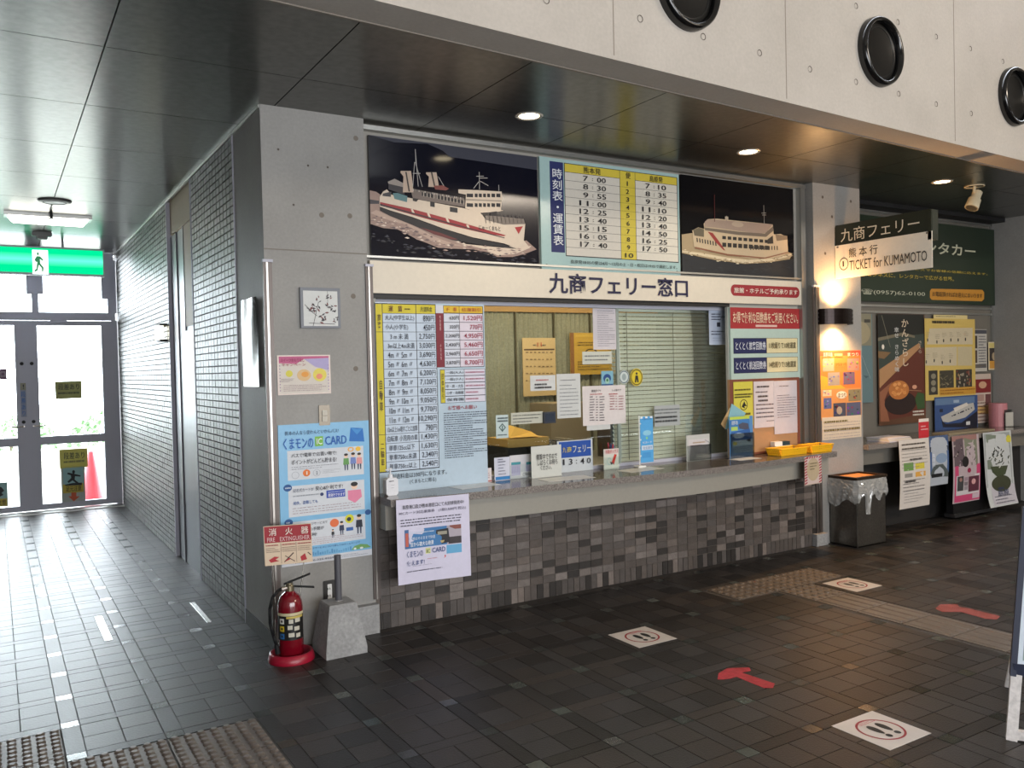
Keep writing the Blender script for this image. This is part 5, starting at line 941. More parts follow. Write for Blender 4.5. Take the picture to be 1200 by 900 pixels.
MB().bbox(a.x, -.008, b.z, b.x, 0, a.z, paint((118, 110, 98), .35, .6), .004).build('plate', t)
for k in (0, 1): h_ = (a.z - b.z); MB().bbox(a.x + .018, -.014, b.z + h_ * (.2 + .3 * k), b.x - .018, -.006, b.z + h_ * (.45 + .3 * k), paint((186, 180, 166), .4), .002).build('rocker', t)
a, b = at(378.5, 681, Y=0), at(391, 706, Y=0); t = thing('power_outlet', 'power outlet in a dark plate low on the left pillar behind the pipe', 'outlet', ((a.x + b.x) / 2, 0, b.z))
MB().bbox(a.x - .0, -.008, b.z, b.x + .01, 0, a.z, paint((54, 52, 50), .4, .4), .004).build('plate', t); MB().bbox(a.x + .022, -.012, b.z + .02, b.x - .012, -.006, a.z - .02, PLAST_W, .003).build('socket', t)
for z in (.35, .65): MB().box((a.x + b.x) / 2 - .008, -.0125, b.z + (a.z - b.z) * z - .006, (a.x + b.x) / 2 - .004, -.0119, b.z + (a.z - b.z) * z + .006, DARK).box((a.x + b.x) / 2 + .004, -.0125, b.z + (a.z - b.z) * z - .006, (a.x + b.x) / 2 + .008, -.0119, b.z + (a.z - b.z) * z + .006, DARK).build('slot', t)
# glossy film poster on the side of the pillar
a, b = at(283, 350, X=-.642), at(306, 452, X=-.642)
vs = []; n, k = 8, 12; zt_, zb_ = 1.98, 1.47; y0_, y1_ = .46, .12
fp = MB(); 
for j in range(k + 1):
    for i in range(n + 1):
        u, v = i / n, j / k; vs.append((-.645 - .006 * (1 + math.sin(u * 9 + v * 4) * (1 - v)) - .01 * abs(math.sin(u * 3.1)) * (1 - v), y0_ + (y1_ - y0_) * u, zt_ + (zb_ - zt_) * v))
fp.add(vs, [[j * (n + 1) + i, j * (n + 1) + i + 1, (j + 1) * (n + 1) + i + 1, (j + 1) * (n + 1) + i] for j in range(k) for i in range(n)], paint((84, 82, 74), .22, .9))
tag(fp.build('film_poster', None, True), 'shiny wavy film poster on the corridor side of the left pillar', 'poster')

# ------------------------------------------------------------------ fire extinguisher with its sign, concrete foot with pipe
EX, EYY = -.602, -.195
RED_ = paint((112, 10, 26), .18, coat=.6); BLK = paint((16, 16, 18), .6, spec=.3)
t = thing('fire_extinguisher', 'red fire extinguisher standing in a red ring base before the left pillar', 'extinguisher', (EX, EYY, 0))
R_ = .066; prof = [(0, .022), (R_ * .9, .022), (R_, .032), (R_, .285), (R_ * .95, .315), (R_ * .78, .345), (R_ * .5, .362), (R_ * .33, .37), (R_ * .33, .38)]
MB().lathe((EX, EYY, 0), prof, RED_, 36).build('cylinder', t, True)
MB().lathe((EX, EYY, 0), [(R_ * .36, .372), (R_ * .36, .40), (R_ * .28, .405), (R_ * .28, .415), (0, .415)], paint((150, 140, 116), .3, .8), 20).build('valve', t)
d = Vector((.95, -.25, 0)).normalized()
MB().add([Vector((EX, EYY, .405)) + d * q + Vector((0, 0, z)) + Vector((-d.y, d.x, 0)) * w_ for q, z in ((-.03, 0), (.11, .045)) for w_ in (-.011, .011) for z2 in (0,)] + [Vector((EX, EYY, .412)) + d * q + Vector((0, 0, z)) + Vector((-d.y, d.x, 0)) * w_ for q, z in ((-.03, 0), (.11, .045)) for w_ in (-.011, .011)], [(0, 1, 3, 2), (4, 6, 7, 5), (0, 4, 5, 1), (2, 3, 7, 6), (0, 2, 6, 4), (1, 5, 7, 3)], BLK).build('lever', t)
MB().add([Vector((EX, EYY, .393 + o_)) + d * q + Vector((0, 0, z)) + Vector((-d.y, d.x, 0)) * w_ for o_ in (0, .007) for q, z in ((0, 0), (.13, -.018)) for w_ in (-.010, .010)], [(0, 1, 3, 2), (4, 6, 7, 5), (0, 4, 5, 1), (2, 3, 7, 6), (0, 2, 6, 4), (1, 5, 7, 3)], BLK).build('carry_handle', t)
hose = [(EX - .02, EYY - .01, .392), (EX - .065, EYY - .02, .388), (EX - .10, EYY - .03, .36), (EX - .117, EYY - .03, .30), (EX - .115, EYY - .02, .22), (EX - .10, EYY - .02, .15), (EX - .085, EYY - .02, .10)]
MB().path(hose, .0085, BLK, 10).build('hose', t, True); MB().tube(hose[-1], (EX - .078, EYY - .02, .05), .011, BLK, 12, .014).build('nozzle', t); MB().tube((EX - .02, EYY - .01, .392), (EX - .05, EYY - .015, .39), .011, CHROME, 10).build('hose_fitting', t)
# printed label wrapped round the bottle
def band(name, z0, z1, a0, a1, m, r=R_ + .0008, n=14):
    vs = []
    for i in range(n + 1):
        a = math.radians(a0 + (a1 - a0) * i / n); vs += [(EX + r * math.cos(a), EYY + r * math.sin(a), z0), (EX + r * math.cos(a), EYY + r * math.sin(a), z1)]
    return MB().add(vs, [[2 * i, 2 * i + 2, 2 * i + 3, 2 * i + 1] for i in range(n)], m).build(name, t)
band('label', .12, .265, 178, 330, paint((30, 30, 30), .3)); band('label_header', .25, .265, 178, 330, paint((196, 186, 150), .3), R_ + .0016); band('label_stripe', .236, .248, 235, 320, paint((190, 170, 90), .3), R_ + .0016)
for z, c in ((.222, (216, 214, 206)), (.182, (206, 180, 50)), (.142, (50, 110, 170))): band('label_disc', z - .014, z + .014, 200, 224, paint(c, .3), R_ + .0016, 4); band('label_mark', z - .006, z + .006, 207, 217, paint((40, 40, 40), .3), R_ + .0022, 2)
for z, a0, a1 in ((.222, 246, 266), (.226, 274, 300), (.19, 240, 262), (.182, 270, 296), (.15, 244, 270), (.145, 278, 300)): band('label_panel', z - .012, z + .010, a0, a1, paint((190, 186, 172), .3), R_ + .0016, 4)
sb = thing('extinguisher_stand', 'red ring stand with a fire extinguisher notice held on two wires', 'stand', (EX, EYY, 0))
MB().lathe((EX, EYY, 0), [(.0, .003), (.085, .003), (.095, .012), (.10, .042), (.106, .048), (.114, .044), (.124, .010), (.122, 0)], paint((150, 18, 44), .35), 48).build('ring_base', sb, True)
BY = -.13; bp_ = [at(x, y, Y=BY) for x, y in ((308.5, 617.5), (364.5, 613.5), (366.5, 657.5), (310.5, 664))]
WIRE = paint((176, 172, 164), .25, .9)
cxb = (bp_[0].x + bp_[1].x) / 2
for x0_, x1_ in ((at(320, 662, Y=BY).x, EX - .055), (at(356, 657, Y=BY).x, EX + .062)):
    MB().path([(x0_, BY + .004, bp_[2].z + .15), (x0_, BY + .004, bp_[2].z - .02), (x0_ * .35 + x1_ * .65, BY + .006, .30), (x1_, EYY + .10, .20), (x1_, EYY + .105, .02)], .0035, WIRE, 6).build('wire_support', sb)
w_, h_ = (bp_[1].x - bp_[0].x), (bp_[0].z - bp_[3].z)
S = Sheet('notice_board', 'red and cream fire extinguisher notice', None, (bp_[0].x, BY, bp_[0].z + .002), (bp_[1].x - bp_[0].x, 0, bp_[1].z - bp_[0].z), (.004, 0, -h_), paint((206, 184, 158), .35), .006, parent=sb)
S.rect(.012, .015, .988, .43, (150, 20, 36)); S.text('消　火　器', .10, .06, .93, .25, (226, 210, 200), .02).text('FIRE　EXTINGUISHER', .06, .29, .95, .40, (226, 190, 190), .0)
for x in (.34, .66): S.rect(x - .006, .45, x + .006, .97, (150, 130, 116))
for i in range(3):
    x = .03 + i * .33; S.micro(x, .46, x + .28, .52, 1, (150, 40, 50), .6).micro(x, .54, x + .28, .68, 3, (110, 90, 84), .4)
S.poly([(.08, .86), (.2, .78), (.3, .8), (.22, .86), (.3, .9), (.12, .93)], (166, 30, 40)); S.line(.4, .94, .6, .72, .006, (60, 30, 30)); S.line(.42, .78, .62, .94, .004, (60, 30, 30)); S.poly([(.4, .94), (.5, .84), (.53, .88)], (160, 30, 40)); S.poly([(.74, .84), (.84, .76), (.88, .92), (.76, .95)], (166, 30, 40)); S.line(.9, .74, .97, .82, .005, (60, 40, 40)); S.done()
t = thing('concrete_foot', 'tapered concrete weight block with a grey pipe standing in it beside the extinguisher', 'post', (-.34, -.21, 0))
B = [(-.455, -.335), (-.222, -.335), (-.222, -.10), (-.455, -.10)]; T = [(-.42, -.300), (-.262, -.300), (-.262, -.14), (-.42, -.14)]
mb = MB(); vs = [(x, y, 0) for x, y in B] + [(x, y, .04) for x, y in B] + [(x, y, .268) for x, y in T] + [(x + (.006 if x < -.35 else -.006), y + (.006 if y < -.2 else -.006), .278) for x, y in T]
mb.add(vs, [[3, 2, 1, 0]] + [[4 * k + i, 4 * k + (i + 1) % 4, 4 * k + 4 + (i + 1) % 4, 4 * k + 4 + i] for k in range(3) for i in range(4)] + [[12, 13, 14, 15]], BLOCK); mb.build('block', t)
pc = at(397.5, 700, Y=-.22); MB().tube((-.335, -.21, .27), (-.335, -.21, .53), .019, paint((82, 82, 88), .5), 20).build('pipe', t); MB().tube((-.335, -.21, .275), (-.335, -.21, .282), .024, BLOCK, 20).build('grout_ring', t)

# ------------------------------------------------------------------ things standing on the ticket counter
ZC = .8005
def at2(px, py, Y=.16):
    p = at(px, py, Y=Y); return p
def base(px, py, ymax=.17):
    p = at(px, py, Z=ZC)
    if p.y > ymax: q = at(px, py, Y=ymax); return Vector((q.x, ymax, ZC))
    return Vector((p.x, p.y, ZC))
p = Vector((at(457.5, 560, Y=-.02).x, -.02, ZC)); t = thing('hand_sanitizer', 'white square pump bottle at the left end of the ticket counter', 'bottle', p)
WB = paint((222, 222, 226), .25)
MB().bbox(p.x - .038, p.y - .026, ZC, p.x + .038, p.y + .026, ZC + .105, WB, .012).build('bottle', t); MB().tube((p.x, p.y, ZC + .105), (p.x, p.y, ZC + .125), .014, WB, 20).build('collar', t); MB().tube((p.x, p.y, ZC + .125), (p.x, p.y, ZC + .15), .005, WB, 12).tube((p.x, p.y, ZC + .15), (p.x, p.y, ZC + .162), .010, WB, 16).tube((p.x, p.y, ZC + .156), (p.x - .035, p.y - .01, ZC + .153), .004, WB, 10).build('pump', t)
S = Sheet('printed_label', None, None, (p.x - .024, p.y - .0265, ZC + .095), (.05, 0, 0), (0, 0, -.07), WB, .0004, parent=t); S.T.v and None; S.micro(.05, .02, .95, .2, 1, (60, 60, 70), .6).micro(.25, .38, .75, .5, 1, (150, 150, 156)).micro(.3, .62, .7, .72, 1, (150, 150, 156)); S.done()
def standee(name, lab, cat, p0, p1, c, fn, view, foot=True, lean=.0, Y=None, group=None, thick=.003, glassy=False, rot=0.):
    """card or acrylic holder standing on the counter: picture corners give its face, its foot reaches back"""
    ox, oy, k = view; P0 = (ox + p0[0] / k, oy + p0[1] / k); P1 = (ox + p1[0] / k, oy + p1[1] / k); xm = (P0[0] + P1[0]) / 2
    b = base(xm, P1[1]) if Y is None else Vector((0, Y, ZC)); a0, a1 = at(*P0, Y=b.y), at(*P1, Y=b.y)
    t = thing(name, lab, cat, ((a0.x + a1.x) / 2, b.y, ZC), group)
    S = Sheet('face', None, None, (a0.x, b.y + lean, a0.z), (a1.x - a0.x, -rot, 0), (0, -lean, ZC - a0.z), paint(c, .3), thick, parent=t); S.view = view; fn(S); S.done()
    if foot: MB().box(a0.x, b.y - .006, ZC, a1.x, b.y + min(.05, YG - .03 - b.y if YG - .03 - b.y > .01 else .01), ZC + .003, GLASS if glassy else paint(c, .4)).build('foot', t)
    if glassy: MB().box(a0.x - .004, b.y - .012, ZC + .002, a1.x + .004, b.y - .010, ZC + (a0.z - ZC) * .6, GLASS).build('clear_pocket', t)
    return t
VB = (435, 450, 6.427)
standee('table_card', 'small red-edged card with two red tabs standing on the counter before the fare table', 'card', (805, 640), (908, 740), (214, 204, 204), lambda S: (S.rect(805, 735, 908, 742, (176, 60, 50)), S.micro(818, 670, 895, 710, 3, (150, 110, 120), .4), S.rect(838, 625, 848, 660, (176, 60, 60)), S.rect(862, 625, 872, 660, (176, 60, 60))), VB)
standee('table_card', 'tall pale card with a blue foot standing left of the leaflet holder on the counter', 'card', (68, 500), (208, 695), (206, 208, 222), lambda S: (S.rect(80, 668, 212, 700, (44, 124, 186)), S.micro(95, 505, 165, 540, 2, (60, 64, 90), .6), S.micro(100, 550, 170, 650, 4, (90, 94, 120), .4)), VY)
def f(S):
    S.rect(218, 548, 300, 650, (186, 180, 206)); S.rect(345, 545, 430, 640, (186, 180, 206)); S.rect(218, 540, 300, 556, (60, 140, 150)); S.rect(350, 536, 430, 552, (60, 140, 150)); S.rect(300, 622, 412, 652, (226, 222, 222)); S.text('ご自由に', 315, 628, 400, 647, (40, 44, 60), .02)
    for i in range(6): S.line(225 + i * 12, 575, 228 + i * 12, 640, .002, (140, 130, 180)); S.line(352 + i * 13, 565, 355 + i * 13, 620, .002, (140, 130, 180))
standee('leaflet_holder', 'white leaflet holder with lilac pictures left of the waiting placard', 'holder', (205, 480), (452, 675), (208, 206, 210), f, VY, glassy=True)
def f(S): S.text('精算中ですので', 436, 468, 618, 505, (30, 30, 34), .02).text('しばらくお待ち', 445, 520, 622, 552, (30, 30, 34), .02).text('ください。', 472, 568, 570, 598, (30, 30, 34), .02)
standee('placard', 'white placard with black lettering asking customers to wait', 'placard', (392, 402), (662, 645), (204, 206, 200), f, VY, Y=.05, foot=True)
def f(S): S.rect(636, 362, 920, 478, (22, 74, 160)); S.text('九', 665, 405, 697, 452, (206, 190, 90), .02); S.text('商', 703, 402, 745, 450, (206, 190, 90), .02); S.text('フェリー', 755, 392, 914, 440, (210, 214, 200), .02); S.text('1', 668, 512, 684, 562, (30, 32, 40), .03).text('3', 720, 508, 754, 558, (30, 32, 40), .03).text(':', 784, 515, 793, 550, (30, 32, 40), .03).text('4', 822, 502, 858, 550, (30, 32, 40), .03).text('0', 878, 498, 914, 544, (30, 32, 40), .03)
standee('departure_sign', 'white sign with blue header showing the next sailing at 13:40', 'sign', (622, 355), (937, 605), (200, 206, 210), f, VY, Y=.17, thick=.006)
def f(S): S.rect(1035, 425, 1160, 462, (214, 200, 196)); S.text('共助ボックス', 1042, 430, 1155, 455, (186, 36, 40), .02); S.poly([(1100, 540), (1125, 465), (1145, 470), (1120, 560)], (196, 50, 40)); S.ell(1060, 500, 1100, 560, (160, 190, 190), hole=.8); S.poly([(1085, 530), (1120, 545), (1095, 560)], (60, 60, 64))
standee('clear_holder', 'clear plastic holder with a white flyer and pens, right of the departure sign', 'holder', (1030, 425), (1165, 582), (206, 208, 198), f, VY, Y=.09, glassy=True)
q = at(716, 520, Y=.16)
t = thing('pen_cup', 'small cup of blue and red pens behind the white flyer holder', 'cup', (q.x, .16, ZC)); MB().tube((q.x, .16, ZC), (q.x, .16, ZC + .09), .028, paint((150, 146, 140), .4), 20).build('cup', t)
for i, c in enumerate(((30, 40, 110), (30, 44, 120), (176, 36, 60), (40, 40, 44), (196, 40, 60))): a_ = i * 1.25; MB().tube((q.x + .01 * math.cos(a_), .16 + .008 * math.sin(a_), ZC + .05), (q.x + .026 * math.cos(a_), .16 + .014 * math.sin(a_), ZC + .16 + .012 * (i % 3)), .0045, paint(c, .3), 8).build('pen', t)
# small banner flag
VF = (700, 460, 7.5); fy = .06; p = base(749.5, 547.5); fy = p.y
pole_x = at(749.3, 520, Y=fy).x; z1_ = at(749.5, 487, Y=fy).z
t = thing('banner_flag', 'small bright blue banner flag on a white stand on the counter', 'flag', (pole_x, fy, ZC))
MB().bbox(pole_x - .035, fy - .03, ZC, pole_x + .035, fy + .03, ZC + .012, PLAST_W, .004).build('stand_foot', t); MB().tube((pole_x, fy, ZC + .01), (pole_x, fy, z1_), .0035, PLAST_W, 8).build('pole', t)
a, b = at(750, 488.5, Y=fy - .004), at(766, 541, Y=fy - .004)
S = Sheet('banner', 'bright blue banner with white blocks', None, (a.x, fy - .004, a.z), (b.x - a.x, 0, 0), (0, 0, b.z - a.z), paint((86, 166, 222), .4), .001, parent=t)
for x in (.02, .4, .78): S.rect(x, 0, x + .18, .04, (230, 234, 240))
S.ell(.2, .30, .85, .42, (140, 200, 226)); S.ell(.42, .44, .58, .50, (130, 200, 150)); S.text('くまモンの', .15, .035, .85, .075, (30, 70, 140), .02); S.text('ICカード', .15, .54, .85, .585, (230, 236, 244), .03); S.rect(.08, .63, .95, .73, (206, 218, 230)); S.text('使えます', .18, .645, .86, .715, (60, 120, 180), .03); S.rect(.12, .78, .8, .9, (70, 150, 210)); S.done()
for c_ in S.o.children: c_['kind'] = 'stuff'
for z in (.15, .5, .85): MB().tube((pole_x, fy, b.z + (a.z - b.z) * z), (a.x + .006, fy - .004, b.z + (a.z - b.z) * z), .005, PLAST_W, 8).build('clip', t)
def f(S):
    S.rect(800, 418, 975, 545, (206, 200, 200)); S.micro(835, 425, 945, 450, 1, (180, 150, 120), .4); S.ell(805, 475, 870, 575, (176, 176, 190), hole=.85); S.ell(890, 468, 960, 560, (176, 176, 190), hole=.85); S.rect(870, 545, 978, 578, (226, 222, 218)); S.line(945, 415, 985, 440, .003, (40, 50, 50)); S.line(985, 440, 985, 480, .003, (40, 50, 50)); S.micro(815, 455, 965, 470, 1, (120, 60, 70), .4)
standee('leaflet_holder', 'clear leaflet stand with two pale ovals before the blind, right of the blue flag', 'holder', (782, 378), (990, 595), (196, 196, 192), f, VF, glassy=True)
# travel brochure stand
VC = (840, 440, 9.0); bx0, by0 = at(856, 530, Y=.04), 0
def f(S):
    S.rect(135, 440, 345, 470, (186, 206, 80)); S.rect(135, 470, 345, 560, (60, 120, 180)); S.rect(150, 545, 220, 580, (170, 200, 100)); S.poly([(225, 520), (270, 495), (330, 505), (345, 590), (290, 570), (240, 560)], (74, 78, 96)); S.poly([(150, 600), (345, 560), (370, 690), (160, 690)], (44, 92, 156)); S.ell(170, 610, 290, 660, (186, 206, 226)); S.rect(165, 690, 385, 740, (190, 210, 222)); S.ell(170, 700, 215, 735, (206, 200, 90)); S.poly([(310, 680), (350, 665), (365, 690), (330, 700)], (40, 44, 60)); S.rect(175, 745, 385, 800, (150, 176, 196)); S.micro(190, 750, 370, 790, 3, (60, 80, 110), .4); S.text('島原半島', 150, 480, 215, 520, (220, 226, 230), .02)
standee('brochure_stand', 'blue travel brochure in a clear stand before the cork board', 'brochure', (130, 440), (385, 850), (90, 140, 190), f, VC, Y=-.012, glassy=True)
a = at(848, 496, Y=.055)
t = thing('leaflet_fan', 'light blue and tan leaflets sticking out behind the blue travel brochure', 'leaflet', (a.x + .05, .05, .95))
P = [at(x, y, Y=.052) for x, y in ((857.5, 473), (874, 484), (866, 499), (850, 503))]; MB().add([tuple(v) for v in P] + [(v.x, v.y + .004, v.z) for v in P], [(3, 2, 1, 0), (4, 5, 6, 7), (0, 1, 5, 4), (1, 2, 6, 5), (2, 3, 7, 6), (3, 0, 4, 7)], paint((132, 180, 190), .5)).build('blue_leaflet', t)
P = [at(x, y, Y=.058) for x, y in ((855, 478), (858, 480), (850, 503), (845, 497))]; MB().add([tuple(v) for v in P] + [(v.x, v.y + .004, v.z) for v in P], [(3, 2, 1, 0), (4, 5, 6, 7), (0, 1, 5, 4), (1, 2, 6, 5), (2, 3, 7, 6), (3, 0, 4, 7)], paint((196, 160, 110), .5)).build('tan_leaflet', t)
# yellow perforated baskets
YB_ = paint((236, 184, 30), .35)
def wall_holes(mb, A, U_, V_, nx, nz, m, th):
    """perforated wall: a frame round every hole"""
    N_ = U_.cross(V_).normalized() * th
    for i in range(nx):
        for j in range(nz):
            o = A + U_ * (i / nx) + V_ * (j / nz); u, v = U_ / nx, V_ / nz; c = lambda a, b: o + u * a + v * b
            out = [c(0, 0), c(1, 0), c(1, 1), c(0, 1)]; inn = [c(.32, .3), c(.68, .3), c(.68, .7), c(.32, .7)]
            for off in (Vector((0, 0, 0)), N_): mb.add([p + off for p in out + inn], [(0, 1, 5, 4), (1, 2, 6, 5), (2, 3, 7, 6), (3, 0, 4, 7)], m)
def basket(lab, x0, y0, x1, y1, h, tilt=0.):
    t = thing('yellow_basket', lab, 'basket', ((x0 + x1) / 2, (y0 + y1) / 2, ZC), 'yellow plastic baskets on the counter'); t.rotation_euler.z = 0; mb = MB(); f_ = .012
    cs = [Vector((x0 + f_, y0 + f_, ZC + .003)), Vector((x1 - f_, y0 + f_, ZC + .003)), Vector((x1 - f_, y1 - f_, ZC + .003)), Vector((x0 + f_, y1 - f_, ZC + .003))]; ts = [Vector((x0, y0, ZC + h)), Vector((x1, y0, ZC + h)), Vector((x1, y1, ZC + h)), Vector((x0, y1, ZC + h))]
    R_ = Matrix.Rotation(tilt, 3, 'Z'); cc = Vector(((x0 + x1) / 2, (y0 + y1) / 2, 0)); cs = [R_ @ (v - cc) + cc for v in cs]; ts = [R_ @ (v - cc) + cc for v in ts]
    for i in range(4):
        w_ = MB(); nn = max(4, round((cs[(i + 1) % 4] - cs[i]).length / .02)); wall_holes(w_, cs[i], cs[(i + 1) % 4] - cs[i], ts[i] - cs[i], nn, 3, YB_, .002); w_.build('perforated_side', t)
    MB().add(cs + [v - Vector((0, 0, .0025)) for v in cs], [(0, 1, 2, 3), (7, 6, 5, 4), (0, 4, 5, 1), (1, 5, 6, 2), (2, 6, 7, 3), (3, 7, 4, 0)], YB_).build('bottom', t)
    rm = MB()
    for i in range(4): rm.tube(ts[i], ts[(i + 1) % 4], .004, YB_, 6)
    rm.build('rim', t)
basket('yellow perforated basket before the cork board on the counter', 3.30, -.165, 3.63, -.012, .055, .03)
basket('yellow perforated basket at the far right end of the counter by the corner guard', 3.665, -.17, 3.925, -.025, .06, -.02)
bq = at(917, 523, Y=.035); t = thing('small_box', 'small white and dark teal box behind the yellow baskets', 'box', (bq.x, .03, ZC)); x_ = at(905, 515, Y=-.0).x
MB().bbox(3.44, .06 - .045, ZC + .06, 3.53, .062, ZC + .095, PLAST_W, .003).build('white_half', t); MB().bbox(3.53, .06 - .045, ZC + .06, 3.62, .062, ZC + .092, paint((20, 56, 70), .4), .003).build('teal_half', t); MB().box(3.44, .0, ZC, 3.62, .064, ZC + .06, paint((190, 186, 178), .5)).build('lower_box', t)
# flat papers on the counter
for i, (x, y, w_, d_, a_, c, lab) in enumerate(((.66, .0, .30, .16, .1, (206, 210, 214), 'white sheet lying flat on the counter before the fare table'), (1.30, -.10, .36, .16, -.08, (214, 212, 206), 'white sheet lying on the counter before the waiting placard'), (1.97, -.06, .34, .15, .12, (210, 208, 200), 'white sheet lying under the small blue flag on the counter'), (3.0, -.08, .24, .12, 0, (206, 206, 204), 'white sheet lying beside the travel brochure on the counter'))):
    R_ = Matrix.Rotation(a_, 3, 'Z'); mb = MB(); mb.box(-w_ / 2, -d_ / 2, 0, w_ / 2, d_ / 2, .0012, paint(c, .35), R_); o = mb.build('paper'); o.location = (x, y, .8003); tag(o, lab, 'paper', 'papers lying flat on the ticket counter')
# notices hanging on the counter front
a, b = at(464, 588, Y=-.235), at(547, 673, Y=-.235); ym = front((a.x + b.x) / 2) - .004; a, b = at(464, 588.5, Y=ym), at(547.5, 672.5, Y=ym)
S = Sheet('counter_notice', 'white notice sheet with a bus picture hanging over the counter front at the left', 'notice', (a.x, ym - .001, .7985), (b.x - a.x, front(b.x) - front(a.x), 0), (0, 0, b.z - .7985), paint((206, 202, 222), .5), .0012, bend=lambda u, v: .006 * math.sin(6 * u + 2 * v) * v, nu=6, nv=8)
(xA, yA), = [(0, 0)]
S.text('島原港口及び熊本港窓口にて大好評発売中!', .08, .065, .92, .115, (24, 24, 34), .02).text('※ICカード対応乗車券　(1冊2,500円 税込)', .03, .14, .95, .185, (40, 36, 70), .0); S.micro(.05, .225, .88, .325, 3, (60, 60, 76), .5)
S.rect(.10, .36, .68, .585, (58, 116, 170)); S.rect(.10, .36, .155, .585, (60, 100, 150)); S.rect(.11, .40, .15, .56, (190, 90, 70)); S.rect(.68, .36, .88, .585, (170, 160, 170)); S.rect(.72, .36, .88, .41, (130, 70, 60)); S.rect(.70, .50, .88, .585, (50, 40, 44)); S.poly([(.53, .40), (.70, .39), (.72, .56), (.52, .58)], (24, 24, 30)); S.rect(.55, .42, .68, .46, (150, 146, 130)); S.rect(.55, .53, .66, .56, (180, 160, 110)); S.micro(.17, .385, .50, .42, 1, (200, 214, 230), .4).text('荷物はそのままで快適', .17, .45, .51, .49, (220, 228, 240), .0).text('窓から雄大な絶景', .17, .51, .49, .565, (236, 240, 246), .03)
S.text('くまモンの', .12, .61, .34, .69, (24, 60, 120), .03); S.rect(.38, .60, .45, .67, (206, 206, 150)); S.text('IC', .395, .615, .44, .66, (120, 140, 90)).text('CARD', .47, .605, .65, .665, (24, 60, 120), .03).text('使えます!', .12, .725, .36, .785, (24, 60, 120), .03); S.rect(.67, .595, .88, .70, (96, 164, 206)); S.ell(.56, .70, .66, .75, (206, 70, 70)); S.micro(.40, .72, .55, .74, 1, (190, 110, 120)).micro(.12, .84, .6, .87, 1, (60, 60, 80)); S.micro(.2, .79, .6, .80, 1, (120, 120, 140)); S.done()
ym = front(3.55) - .006; a, b = at(942.5, 536, Y=ym), at(965.5, 566, Y=ym)
S = Sheet('hanging_card', 'small card with red striped border hanging from the right end of the ticket counter', 'card', (a.x, ym - .001, a.z), (b.x - a.x, front(b.x) - front(a.x), 0), (0, 0, b.z - a.z), paint((196, 176, 156), .5), .0015)
S.rect(.02, .0, .98, .98, (206, 186, 180))
for i in range(10):
    for x in (.0, .84): y = i * .098; S.poly([(x + .0, y + .05), (x + .16, y), (x + .16, y + .05), (x, y + .098)], (160, 40, 60))
for i in range(5): S.poly([(.16 + i * .14, 0), (.24 + i * .14, 0), (.20 + i * .14, .07), (.12 + i * .14, .07)], (160, 40, 60))
S.ell(.13, .06, .87, .88, (186, 166, 136)); S.micro(.28, .2, .72, .5, 3, (110, 100, 70), .5); S.done()

# ------------------------------------------------------------------ waste bin with plastic liner
bx0, bx1, by0, by1, bh = 4.075, 4.455, -.27, -.005, .555
SS = surf('brushed_steel', (112, 108, 102), 6, .3, 4, .02, metal=.85)
t = thing('waste_bin', 'square stainless steel waste bin with a clear plastic liner folded over its rim', 'bin', ((bx0 + bx1) / 2, (by0 + by1) / 2, 0))
mb = MB(); mb.box(bx0, by0, 0, bx1, by1, .008, SS); mb.box(bx0, by0, 0, bx0 + .004, by1, bh, SS); mb.box(bx1 - .004, by0, 0, bx1, by1, bh, SS); mb.box(bx0, by0, 0, bx1, by0 + .004, bh, SS); mb.box(bx0, by1 - .004, 0, bx1, by1, bh, SS); mb.build('steel_body', t)
MB().box(bx0 + .01, by0 - .001, .02, bx0 + .013, by0, bh - .02, STEEL).box(bx0 - .002, by0 - .002, 0, bx0 + .004, by0 + .004, bh, STEEL).build('corner_seam', t)
RM = paint((58, 46, 36), .4, .5); mb = MB(); mb.box(bx0 - .012, by0 - .012, bh, bx1 + .012, by0 + .02, bh + .022, RM); mb.box(bx0 - .012, by1 - .02, bh, bx1 + .012, by1 + .0, bh + .022, RM); mb.box(bx0 - .012, by0 + .02, bh, bx0 + .02, by1 - .02, bh + .022, RM); mb.box(bx1 - .02, by0 + .02, bh, bx1 + .012, by1 - .02, bh + .022, RM); mb.build('lid_rim', t)
MB().box(bx0 + .02, by0 + .02, bh - .05, bx1 - .02, by1 - .02, bh + .008, paint((206, 140, 80), .6)).build('orange_top', t)  # surface in the bin mouth, orange from the wall lamp's reflection put into its colour
m = bpy.data.materials.new('thin_plastic_film'); m.use_nodes = True; nt = m.node_tree; nt.nodes.clear(); o_ = nt.nodes.new('ShaderNodeOutputMaterial'); tr_ = nt.nodes.new('ShaderNodeBsdfTransparent'); gl = nt.nodes.new('ShaderNodeBsdfGlossy'); gl.inputs['Roughness'].default_value = .12; df = nt.nodes.new('ShaderNodeBsdfDiffuse'); df.inputs[0].default_value = (.75, .75, .72, 1)
a1 = nt.nodes.new('ShaderNodeMixShader'); a1.inputs[0].default_value = .5; nt.links.new(gl.outputs[0], a1.inputs[1]); nt.links.new(df.outputs[0], a1.inputs[2]); a2 = nt.nodes.new('ShaderNodeMixShader'); a2.inputs[0].default_value = .62; nt.links.new(tr_.outputs[0], a2.inputs[1]); nt.links.new(a1.outputs[0], a2.inputs[2]); nt.links.new(a2.outputs[0], o_.inputs[0])
per = []; 
for i in range(15): per.append((bx0, by1 - (by1 - by0) * i / 15, -1, 0))
for i in range(21): per.append((bx0 + (bx1 - bx0) * i / 20, by0, 0, -1))
for i in range(1, 15): per.append((bx1, by0 + (by1 - by0) * i / 15, 1, 0))
vs = []; K = 12; Np = len(per)
